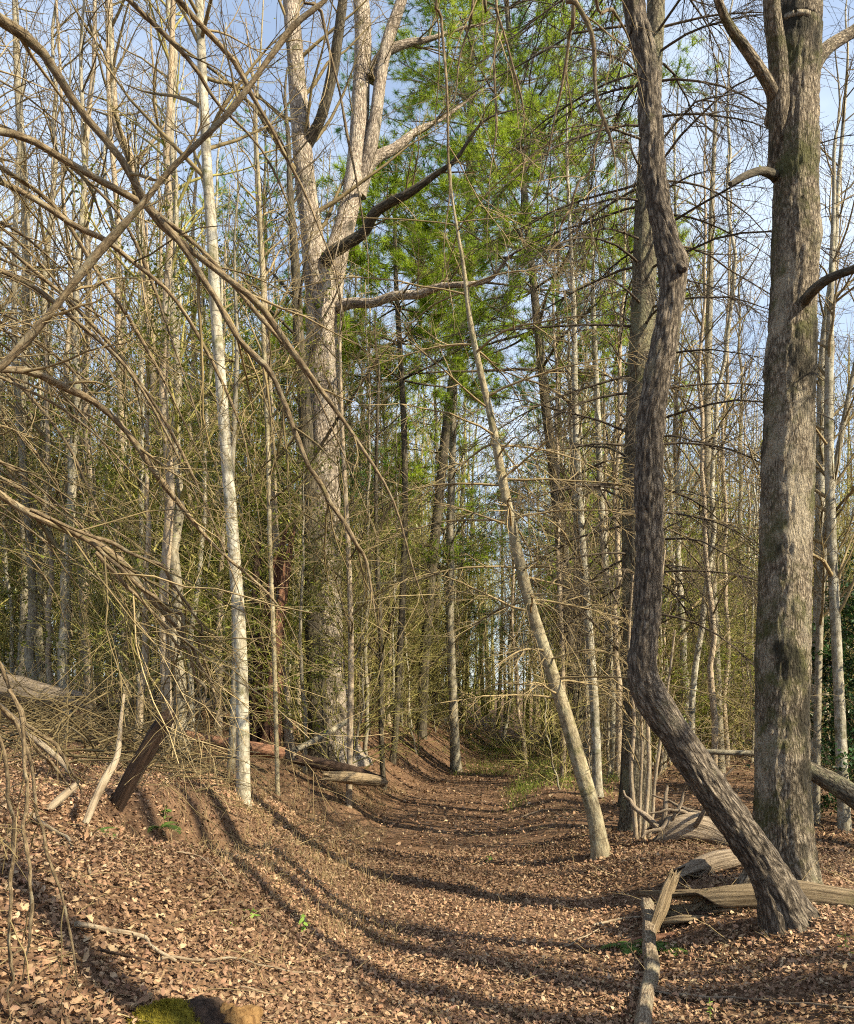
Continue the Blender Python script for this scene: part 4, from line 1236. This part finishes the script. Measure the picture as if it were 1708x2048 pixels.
def pine_crown(C, z0, Lb, g, tufts, needles, nl, mat, nw=.0046, off=(0, 0, 0), up=.15, gap=(.55, .85)):
    """Whorled branches on the trunk line C above z0, side shoots, and tufts of long needles at their tips."""
    z, H = C[:, 2], C[-1, 2]
    st, dr, ln = [], [], []
    zz = z0
    while zz < H - .3:
        m_ = g.integers(5, 9)
        a0 = g.uniform(0, 6.28)
        f = (zz - z0) / (H - z0)
        for j in range(m_):
            a = a0 + j * 2 * PI / m_ + g.normal(0, .2)
            st.append([np.interp(zz, z, C[:, 0]), np.interp(zz, z, C[:, 1]), zz])
            dr.append([math.cos(a), math.sin(a), up + .6 * f])
            ln.append(Lb * (1.05 - .8 * f) * g.uniform(.5, 1.2))
        zz += g.uniform(*gap)
    st, dr, ln = np.array(st), np.array(dr), np.array(ln)
    A = grow(st, dr, ln, 9, .09, .02, g)
    RA = taper(len(A), 9, .007 + .007 * ln, .004)
    geo = Geo().strands(A - off, RA, 5)
    n2 = len(A) * 8
    p, d, r_, s = spawn(A, RA, n2, .3, 1, .8, g, .35)
    L2 = ln[s] * .33 * g.uniform(.5, 1.2, n2)
    B2 = grow(p, d, L2, 5, .1, .04, g)
    RB = taper(n2, 5, .006, .003)
    geo.strands(B2 - off, RB, 3)
    p, d, r_, s = spawn(B2, RB, tufts, .2, 1, .6, g, .5)
    C3 = grow(p, d, g.uniform(.08, .22, tufts), 3, .1, .1, g)
    geo.strands(C3 - off, taper(tufts, 3, .003, .002), 3)
    tip, td = C3[:, -1], norm(C3[:, -1] - C3[:, 0])
    m_ = tufts * needles
    base = np.repeat(tip, needles, 0) - np.repeat(td, needles, 0) * (g.uniform(0, .10, (m_, 1))) - off
    nd_ = norm(np.repeat(td, needles, 0) * g.uniform(.2, 1.2, (m_, 1)) + g.normal(0, .55, (m_, 3)) + [0, 0, -.06])
    sd = norm(np.cross(nd_, g.normal(size=nd_.shape))) * nw
    tri = np.stack([base - sd, base + sd, base + nd_ * (nl * g.uniform(.7, 1.15, (m_, 1)))], 1)
    fo = Geo().add(tri.reshape(-1, 3), np.arange(m_ * 3).reshape(-1, 3)).mesh('foliage', M[mat], False)
    return geo.mesh('crown', M['twig_dark']), fo


def pine_variant(seed, H, r, z0, Lb, mat='needle', tufts=2600, needles=42, nl=.11, bark='pine_bark'):
    g = np.random.default_rng(seed)
    n = 30
    z = np.linspace(0, H, n)
    off = np.cumsum(g.normal(0, .02, (n, 2)), 0)
    C = np.c_[off, z - .15, r * (1 - .9 * (z / H)) + .006]
    tr = round_geo(C, 14, .07, seed, freq=2).mesh('trunk', M[bark])
    cr_, fo = pine_crown(C, z0, Lb, g, tufts, needles, nl, mat)
    return [('trunk', tr), ('crown', cr_), ('foliage', fo)]


def place(name, meshes, x, y, yaw, sc, label, cat, group=None):
    o = empty(name, (x, y, float(zg(x, y))), label, cat, group)
    o.rotation_euler = (0, 0, yaw)
    o.scale = (sc, sc, sc)
    for nm, me in meshes:
        link(nm, me, o)
    return o


# white pines with live needles: two whose trunks can be followed to the ground
HP = [('pine with bright green sprays over the path and a dark trunk behind the leaning pine', [(1162, 1590, 32), (1155, 1450, 28), (1140, 1280, 26), (1124, 1100, 24), (1106, 930, 21), (1092, 820, 19), (1080, 700, 17), (1060, 500, 15), (1040, 300, 13), (1020, 80, 11), (1000, -160, 7), (985, -420, 3)], 17.0, 740, 3.7, 5800, 'needle', 5),
      ('young pine with loose light green sprays on a dark thin trunk at the path edge', [(782, 1560, 13), (790, 1480, 13), (798, 1330, 13), (806, 1180, 13), (810, 1020, 12), (808, 860, 12), (800, 700, 11), (792, 560, 9), (790, 420, 7), (794, 280, 4)], 16.0, 760, 2.1, 2400, 'needle', 6),
      ('tall bluish green pine crown filling the top middle above the sprays', [(842, 1500, 22), (850, 1300, 21), (872, 1050, 20), (900, 800, 19), (936, 550, 18), (940, 300, 15), (944, 50, 12), (950, -250, 8), (955, -500, 4)], 21.0, 560, 3.6, 3300, 'needle_dark', 7)]
for lab, px, Y, ytop, Lb, tf_, mt, sd_ in HP:
    r_, L_, b_, g_ = hero('white_pine', lab, 'pine tree', px, 'darkbark', Y=Y, k=14, n=80, ext=0, flare=1.2, seed=200 + sd_)
    c_, f_ = pine_crown(L_, CAMZ - (ytop - HY) / F * Y, Lb, g_, tf_, 32, .17, mt, off=b_, up=.02)
    link('crown', c_, r_)
    link('foliage', f_, r_)

PINES = [pine_variant(501, 12.5, .10, 4.4, 2.4, 'needle', 1700, 30, .14), pine_variant(502, 15.0, .13, 3.6, 2.9, 'needle_dark', 1900, 30, .14), pine_variant(503, 10.0, .07, 4.2, 1.7, 'needle', 1200, 30, .13)]
PL = [(1125, 26.0, 1, 4.0, 1.15, 'tallest blue green pine reaching the top edge'),
      (870, 25.0, 0, .3, 1.05, 'bright green white pine behind the middle of the picture'),
      (520, 17.5, 1, 2.0, .85, 'deep green pine behind the white trunk'),
      (420, 19.0, 0, 5.1, .9, 'deep green pine right of the beige kinked trunk'),
      (735, 19.0, 2, .7, .95, 'small bright pine right behind the forked tree'),
      (1190, 22.0, 2, 3.3, .9, 'small pine with few sprays left of the dead branched pine'),
      (20, 22.0, 1, 1.9, .8, 'green pine at the far left edge'),
      (1405, 30.0, 2, 1.2, 1.0, 'distant little pine between the crooked trunk and the oak'),
      (590, 30.0, 0, 2.2, .95, 'far pine seen through the fork of the big tree')]
for px, Y, v, yaw, sc, lab in PL:
    place('white_pine', PINES[v], (px - CX) / F * Y, Y, yaw, sc, lab, 'pine tree', 'green pines')

# bare saplings
SAP = [sap_variant(601, 9, .045, 34, 160, 420, 1.5, mat='greybark', tmat='twig_brown'),
       sap_variant(602, 11, .06, 38, 180, 460, 1.8, mat='beige', tmat='twig_tan'),
       sap_variant(603, 7, .03, 30, 130, 340, 1.2, mat='birch', tmat='twig_tan', lean=.05),
       sap_variant(604, 12, .07, 40, 200, 520, 2.0, mat='greybark', tmat='twig_olive', leaves=500, leafmat='bud', lsize=.035),
       sap_variant(605, 8, .035, 34, 150, 420, 1.3, mat='birch', tmat='twig_olive', lean=.04),
       sap_variant(606, 10, .05, 36, 170, 450, 1.6, mat='beige', tmat='twig_brown', leaves=400, leafmat='bud', lsize=.03),
       sap_variant(607, 13, .10, 40, 220, 560, 2.3, mat='greybark', tmat='twig_brown'),
       sap_variant(608, 6, .022, 30, 130, 330, 1.0, mat='darkbark', tmat='twig_dark', lean=.06, wob=.09),
       sap_variant(609, 14, .085, 42, 230, 600, 2.2, mat='birch', tmat='twig_tan')]
LOOK = ['thin grey', 'slender beige', 'small whitish leaning', 'tall budding grey', 'small whitish', 'budding beige', 'stout grey', 'small dark crooked', 'tall whitish']
# twiggy understorey shrubs
SHR = [sap_variant(701, 3.4, .018, 46, 240, 640, 1.5, t0=.04, ang=.9, mat='greybark', tmat='twig_olive', lean=.08, wob=.12),
       sap_variant(702, 2.6, .014, 44, 220, 600, 1.2, t0=.03, ang=1.0, grav=-.02, mat='beige', tmat='twig_tan', lean=.1, wob=.12),
       sap_variant(703, 4.2, .022, 46, 240, 640, 1.6, t0=.05, ang=.95, mat='greybark', tmat='twig_olive', leaves=900, leafmat='bud', lsize=.035, lean=.06, wob=.1)]
SLOOK = ['olive twigged', 'tan twigged', 'budding']
# broadleaf evergreens
EVG = [sap_variant(801, 4.6, .035, 44, 240, 700, 1.5, t0=.08, ang=.95, mat='greybark', tmat='twig_olive', leaves=4200, leafmat='holly', lsize=.055),
       sap_variant(802, 6.2, .045, 50, 280, 800, 1.8, t0=.1, ang=.95, mat='beige', tmat='twig_olive', leaves=4800, leafmat='holly', lsize=.055),
       sap_variant(803, 3.4, .03, 44, 240, 700, 1.3, t0=.05, ang=1.0, mat='greybark', tmat='twig_brown', leaves=11000, leafmat='holly_dark', lsize=.075)]


def region(px):
    if px < 330:
        return 'behind the far left bank'
    if px < 640:
        return 'left of the forked tree'
    if px < 960:
        return 'between forked tree and path bend'
    if px < 1280:
        return 'behind the slim leaning pine'
    if px < 1500:
        return 'between crooked trunk and thick oak'
    return 'right of the thick oak'


def clear_of(used, x, y, d):
    return all((x - a) ** 2 + (y - b) ** 2 > d * d for a, b in used)


used = []
ranked = {}
ORD = 'first second third fourth fifth sixth seventh eighth ninth tenth eleventh twelfth thirteenth fourteenth fifteenth sixteenth seventeenth eighteenth nineteenth twentieth'.split()
g = np.random.default_rng(41)


def scatter(n, y0, y1, variants, looks, noun, name, cat, gap, weights=None, pxr=(-160, 1880), s0=.75, s1=1.2, wfun=None, corridor=1.5):
    k = tries = 0
    while k < n and tries < n * 60:
        tries += 1
        px = g.uniform(*pxr)
        e = 1.3
        Y = (y0 ** e + g.random() * (y1 ** e - y0 ** e)) ** (1 / e)
        x = (px - CX) / F * Y
        t = x - path_x(Y)
        if abs(t) < corridor and Y < 40:
            continue
        if wfun and g.random() > wfun(px, Y):
            continue
        if not clear_of(used, x, Y, gap):
            continue
        used.append((x, Y))
        v = int(g.choice(len(variants), p=weights))
        o = place(name, variants[v], x, Y, g.uniform(0, 6.28), g.uniform(s0, s1), '%s %s %s' % (looks[v], noun, region(px)), cat, '%s %ss %s' % (looks[v], noun, region(px)))
        ranked.setdefault(o['label'], []).append((px, o))
        k += 1


def open_front(px, Y):
    # little stands before the hero trunks and on the sunlit bank
    if Y < 11 and 380 < px < 1330:
        return 0.0
    if Y < 9:
        return 0.25
    if px > 1250 and Y < 17:
        return 0.45
    return 1.0


scatter(28, 8.5, 24, EVG[:2], ['yellow green', 'tall yellow green'], 'evergreen', 'evergreen_shrub', 'shrub', .8, pxr=(-200, 620), wfun=open_front)
scatter(24, 13, 30, EVG[:2], ['yellow green', 'tall yellow green'], 'evergreen', 'evergreen_shrub', 'shrub', .8, pxr=(620, 1750), wfun=lambda px, Y: 0 if 860 < px < 1150 else open_front(px, Y))
scatter(150, 9, 32, SAP, LOOK, 'sapling', 'sapling', 'tree', .35, wfun=open_front, weights=[.15, .13, .15, .10, .17, .12, .03, .08, .07])
scatter(56, 8, 26, SHR, SLOOK, 'shrub', 'twiggy_shrub', 'shrub', .5, wfun=open_front, s0=.6, s1=1.1)
scatter(34, 13, 32, SHR, SLOOK, 'shrub', 'twiggy_shrub', 'shrub', .45, wfun=open_front, s0=1.1, s1=1.9)
POLES = [sap_variant(621, 11, .045, 12, 40, 90, 1.2, t0=.4, mat='birch', tmat='twig_tan', lean=.03, wob=.05), sap_variant(622, 9, .032, 10, 36, 80, 1.0, t0=.35, mat='birch', tmat='twig_brown', lean=.04, wob=.06), sap_variant(623, 12, .055, 12, 40, 90, 1.3, t0=.45, mat='beige', tmat='twig_brown', lean=.02, wob=.04), sap_variant(624, 8, .026, 10, 36, 80, .9, t0=.3, mat='greybark', tmat='twig_olive', lean=.06, wob=.08)]
scatter(110, 9.5, 26, POLES, ['whitish pole', 'thin whitish pole', 'tall beige pole', 'thin grey pole'], 'tree', 'pole_tree', 'tree', .3, wfun=open_front)
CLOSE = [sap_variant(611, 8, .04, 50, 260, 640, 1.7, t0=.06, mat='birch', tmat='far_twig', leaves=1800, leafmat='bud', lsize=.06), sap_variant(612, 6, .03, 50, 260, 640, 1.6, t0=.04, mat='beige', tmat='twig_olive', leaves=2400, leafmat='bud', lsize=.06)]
scatter(62, 22, 44, CLOSE, ['leafing whitish', 'leafing olive'], 'thicket tree', 'thicket_tree', 'tree', .7, pxr=(560, 1700), s0=.9, s1=1.7, corridor=1.0)
scatter(16, 20, 34, EVG[:2], ['yellow green', 'tall yellow green'], 'evergreen', 'evergreen_shrub', 'shrub', .8, pxr=(560, 1500), wfun=lambda px, Y: 0 if 880 < px < 1150 else 1)
scatter(22, 24, 40, CLOSE, ['leafing whitish', 'leafing olive'], 'thicket tree', 'thicket_tree', 'tree', .7, pxr=(1040, 1330), s0=1.2, s1=1.9, corridor=1.0)
for lab, lst in ranked.items():
    if len(lst) > 1:
        for q, (px, o) in enumerate(sorted(lst, key=lambda e: e[0])):
            o['label'] = lab + ', ' + (ORD[q] if q < len(ORD) else 'next') + ' from left'
for px, Y, sc, lab in ((1712, 9.4, .8, 'dark glossy evergreen bush at the right edge behind the oak'), (1760, 11.5, 1.0, 'second dark evergreen bush cut by the right edge')):
    place('evergreen_bush', EVG[2], (px - CX) / F * Y, Y, px, sc, lab, 'bush')


# the wood beyond
def far_wood():
    g = np.random.default_rng(51)
    tw, lf = Geo(), Geo()
    N = 430
    for i in range(N):
        Y = (27 ** 1.3 + g.random() * (80 ** 1.3 - 27 ** 1.3)) ** (1 / 1.4)
        px = g.uniform(-300, 2010)
        x = (px - CX) / F * Y
        if abs(x - path_x(Y)) < 1.4 and Y < 33:
            continue
        base = np.array([x, Y, float(zg(x, Y))])
        H = g.uniform(6, 16)
        r = g.uniform(.03, .11)
        A = grow(base[None], np.array([[0, 0, 1.]]), [H], 9, .05, .3, g)
        RA = taper(1, 9, r, .008)
        tw.strands(A, RA, 5)
        n1 = 26
        p, d, rr, s = spawn(A, RA, n1, .12, 1, .8, g)
        B1 = grow(p, d, g.uniform(.6, 2.4, n1), 3, .2, .05, g)
        RB = taper(n1, 3, np.minimum(rr * .5, .018), .004)
        tw.strands(B1, RB, 3)
        n2 = 90
        p, d, rr, s = spawn(B1, RB, n2, .2, 1, .7, g)
        B2 = grow(p, d, g.uniform(.3, 1.1, n2), 2, .2, .05, g)
        tw.strands(B2, taper(n2, 2, np.minimum(rr * .7, .008), .0035), 3)
        if g.random() < .9:
            m_ = 260
            P = B2.reshape(-1, 3)
            q = P[g.integers(0, len(P), m_)] + g.normal(0, .12, (m_, 3))
            low = np.arange(m_) < 110
            q[low] = base + np.c_[g.normal(0, .9, (110, 2)), np.abs(g.normal(0, 1.1, 110))]
            V = rot_leaves(leaf_verts(m_, OUT_SIMPLE[[0, 1, 3, 5]], g.uniform(.10, .18, m_), g, .4), g.uniform(0, 6.28, m_), g.normal(0, .7, m_), g.normal(0, .7, m_)) + q[:, None]
            lf.add(V.reshape(-1, 3), np.arange(m_ * 4).reshape(-1, 4))
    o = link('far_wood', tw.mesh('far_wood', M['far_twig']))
    tag(o, 'pale bare wood merging into one mass in the distance', None, None, 'stuff')
    f_ = link('foliage', lf.mesh('foliage', M['bud'], False), o)
    f_['kind'] = 'stuff'


far_wood()

SHADE = [sap_variant(901, 11, .22, 12, 40, 40, 2.2, t0=.4, mat='greybark'), sap_variant(902, 12, .11, 12, 40, 40, 2.0, t0=.4, mat='greybark', lean=.04)]
# trees outside the picture at the right, whose shadows cross the path
OFF = [(u * math.sin(SUN_BACK) + t * math.cos(SUN_BACK), u * math.cos(SUN_BACK) - t * math.sin(SUN_BACK), v, sc) for u, t, v, sc in
       [(3.95, 5.8, 6, 1.1), (4.35, 4.6, 6, 1.0), (4.95, 7.5, 8, 1.05), (2.2, 4.5, 6, 1.0), (3.5, 7.0, 8, .9), (7.05, 6.0, 8, .9), (8.2, 7.5, 8, 1.0), (8.9, 6.2, 6, .8), (9.5, 9.0, 8, 1.1), (10.3, 8.0, 6, 1.0), (11.4, 10, 8, 1.1), (12.4, 9, 6, 1.0), (1.0, 4.2, 8, 1.0)]]
for i, (x, y, v, sc) in enumerate(OFF):
    place('shading_tree', SHADE[0 if v == 6 else 1], x, y, i * 1.7, sc, 'bare tree outside the picture shading the path from the right', 'tree', 'trees outside the right picture edge')


# ------------------------------------------------------------------ small things on the ground
def blades(name, pts_, n, h, spread, mat, label, g, width=.003):
    m_ = n * len(pts_)
    c = np.repeat(np.array(pts_), n, 0)
    b = c + np.c_[g.normal(0, spread, (m_, 2)), np.zeros(m_)]
    b[:, 2] = zg(b[:, 0], b[:, 1])
    d = norm(np.c_[g.normal(0, .5, (m_, 2)), np.ones(m_)])
    P = grow(b, d, h * g.uniform(.4, 1.2, m_), 4, .12, -.15, g)
    sd = norm(np.cross(d, [0, 0, 1.]) + 1e-6)[:, None] * (width * np.array([1, .9, .6, .1]))[None, :, None]
    V = np.stack([P - sd, P + sd], 2).reshape(m_, 8, 3)
    q = np.array([(0, 1, 3, 2), (2, 3, 5, 4), (4, 5, 7, 6)])
    F4 = (q[None] + (np.arange(m_) * 8)[:, None, None]).reshape(-1, 4)
    o = link(name, Geo().add(V.reshape(-1, 3), F4).mesh(name, M[mat], False))
    return tag(o, label, None, None, 'stuff')


g = np.random.default_rng(61)
xs, ys = ground_points(900, 5, 14, .5, px0=350, px1=1000, g=g)
t_ = xs - path_x(ys)
k_ = (t_ < -.9) & (t_ > -3.0)
blades('dry_grass', np.c_[xs, ys, xs][k_], 14, .16, .09, 'drygrass', 'fine tan dry grass and stems on the left bank slope', g, .0018)
xs, ys = ground_points(420, 12, 34, .3, px0=900, px1=1250, g=g)
t_ = xs - path_x(ys)
k_ = (np.abs(t_) < 3.5) & ((ys > 18) | (t_ > .8))
blades('grass', np.c_[xs, ys, xs][k_], 30, .22, .12, 'grass', 'green grass on the far bend of the path', g, .003)
tf = [gpt(a, b) for a, b in ((1010, 1812), (1060, 1700), (990, 1690), (870, 2040), (1040, 2035), (640, 1760), (540, 1740), (1380, 1810), (715, 1890), (250, 1670))]
blades('grass_tuft', tf, 16, .12, .035, 'drygrass', 'sparse pale grass blades poking through the path leaves', g, .002)

# small brush: fine dead twigs lying and standing among the leaves
xs, ys = ground_points(1900, 2.2, 16, .3, px0=-200, px1=1900, g=g)
t_ = xs - path_x(ys)
k_ = (np.abs(t_) > .9) | (g.random(len(xs)) < .12)
xs, ys = xs[k_], ys[k_]
a_ = g.uniform(0, 6.28, len(xs))
A_ = grow(np.c_[xs, ys, zg(xs, ys) + .015], np.c_[np.cos(a_), np.sin(a_), np.abs(g.normal(.12, .3, len(xs)))], g.uniform(.08, .45, len(xs)), 6, .16, -.03, g)
tg = Geo().strands(A_, taper(len(xs), 6, g.uniform(.0012, .0035, len(xs)), .0008), 3)
p, d, r_, s = spawn(A_, taper(len(xs), 6, .002, .001), 1500, .2, .9, .8, g)
tg.strands(grow(p, d, g.uniform(.03, .16, 1500), 3, .15, 0, g), taper(1500, 3, .0012, .0007), 3)
tag(link('twig_debris', tg.mesh('twig_debris', M['twig_tan'])), 'fine dead twigs scattered through the leaf litter', None, None, 'stuff')


m_ = 16000
xs, ys = ground_points(m_, 2.2, 12, .3, px0=-300, px1=2000, g=g)
a_ = g.uniform(0, 6.28, m_)
dv = np.c_[np.cos(a_), np.sin(a_), g.normal(0, .15, m_)] * g.uniform(.03, .11, (m_, 1))
p0 = np.c_[xs, ys, zg(xs, ys) + g.uniform(.012, .045, m_)]
sd = np.c_[-np.sin(a_), np.cos(a_), np.zeros(m_)] * g.uniform(.0008, .0018, (m_, 1))
tri = np.stack([p0 - sd, p0 + sd, p0 + dv], 1)
sc_ = np.repeat(np.array([[.34, .25, .14]]) * g.uniform(.4, 1.3, (m_, 1)), 3, 0)
tag(link('straw', Geo().add(tri.reshape(-1, 3), np.arange(m_ * 3).reshape(-1, 3), sc_).mesh('straw', M['litter'], False)), 'straw coloured fallen needles and stalks over the leaves', None, None, 'stuff')
m_ = 520
bx_, by_ = ground_points(m_, 5.6, 11.5, .4, px0=-120, px1=440, g=g)
k_ = (bx_ - path_x(by_)) < -2.3
bx_, by_ = bx_[k_], by_[k_]
m_ = len(bx_)
a_ = g.uniform(0, 6.28, m_)
A_ = grow(np.c_[bx_, by_, zg(bx_, by_) + g.uniform(0, .28, m_)], np.c_[np.cos(a_), np.sin(a_), g.normal(.15, .35, m_)], g.uniform(.4, 1.7, m_), 8, .12, -.03, g)
R_ = taper(m_, 8, g.uniform(.003, .011, m_), .0012)
tg = Geo().strands(A_, R_, 4)
p, d, r_, s = spawn(A_, R_, 1800, .2, .95, .8, g)
tg.strands(grow(p, d, g.uniform(.1, .5, 1800), 5, .16, -.02, g), taper(1800, 5, np.minimum(r_ * .6, .003), .0008), 3)
tag(link('brushwood', tg.mesh('brushwood', M['twig_brown'])), 'heaped dead brushwood and branches on top of the left bank', None, None, 'stuff')


def seedling(px, py, n, h, size, label, mat='seedling', spread=.5):
    b = gpt(px, py)
    root = empty('seedling', b, label, 'plant', 'green seedlings on the ground')
    A = grow(np.array([[0, 0, -.01]]), np.array([[.1, 0, 1.]]), [h], 6, .08, 0, g)
    link('stem', Geo().strands(A, taper(1, 6, .0022, .0012), 5).mesh('stem', M['seedling']), root)
    for i in range(n):
        f = .35 + .65 * (i + .5) / n
        p = A[0, int(f * 5)]
        V = rot_leaves(leaf_verts(1, OUT_SIMPLE, [size * g.uniform(.7, 1.2)], g, .4) + np.array([[[size * .5, 0, 0]]]), np.array([i * 2.4 + g.normal(0, .3)]), np.array([-g.uniform(-.2, .9)]), np.array([g.normal(0, .3)]))[0]
        l = link('leaf', Geo().add(V, fan(6, 1)).mesh('leaf', M[mat], False), root)
        l.location = p


seedling(605, 1868, 8, .13, .05, 'bright green seedling with upright leaves on the sunny bank edge')
seedling(500, 1838, 5, .07, .055, 'light green broad leaved seedling left of the taller seedling')
seedling(450, 1842, 2, .02, .06, 'single green rounded leaf flat on the leaves')
seedling(1420, 2042, 10, .12, .02, 'tiny pale green sprig at the bottom right')
seedling(330, 1640, 9, .10, .05, 'glossy green sprout in the shaded bank hollow', 'fern')
seedling(975, 1730, 6, .12, .05, 'small green sprout at the middle of the path')
seedling(1690, 1905, 7, .12, .05, 'green sprout at the right edge below the log', 'fern')


def fern(px, py, n, L, label):
    b = gpt(px, py)
    root = empty('fern', b, label, 'fern', 'ferns on the banks')
    for i in range(n):
        a = i * 2 * PI / n + g.normal(0, .3)
        A = grow(np.zeros((1, 3)), np.array([[math.cos(a), math.sin(a), .9]]), [L * g.uniform(.7, 1.15)], 14, .03, -.11, g)[0]
        geo = Geo().strands(A[None], taper(1, 14, .002, .0008), 3)
        T = norm(np.gradient(A, axis=0))
        S = norm(np.cross(T, [0, 0, 1.]))
        for j in range(2, 14):
            w = L * .28 * math.sin(PI * (.15 + .82 * j / 14))
            for sg in (-1, 1):
                tip = A[j] + S[j] * sg * w + T[j] * w * .35 - [0, 0, w * .15]
                geo.add(np.array([A[j] - T[j] * .007, A[j] + T[j] * .009, tip]), np.array([(0, 1, 2)]))
        link('frond', geo.mesh('frond', M['fern'], False), root)


fern(1330, 1905, 7, .22, 'dark green fern right of the peeled pole')
fern(1255, 1900, 6, .20, 'shaded fern left of the peeled pole')
fern(320, 1660, 7, .2, 'green fern in the bank hollow below the broken log')
fern(185, 1672, 6, .16, 'small fern on the sunny left bank')
fern(225, 1430, 7, .35, 'bright green fern before the long grey log')
fern(1420, 1800, 5, .12, 'small fern under the hollow log')
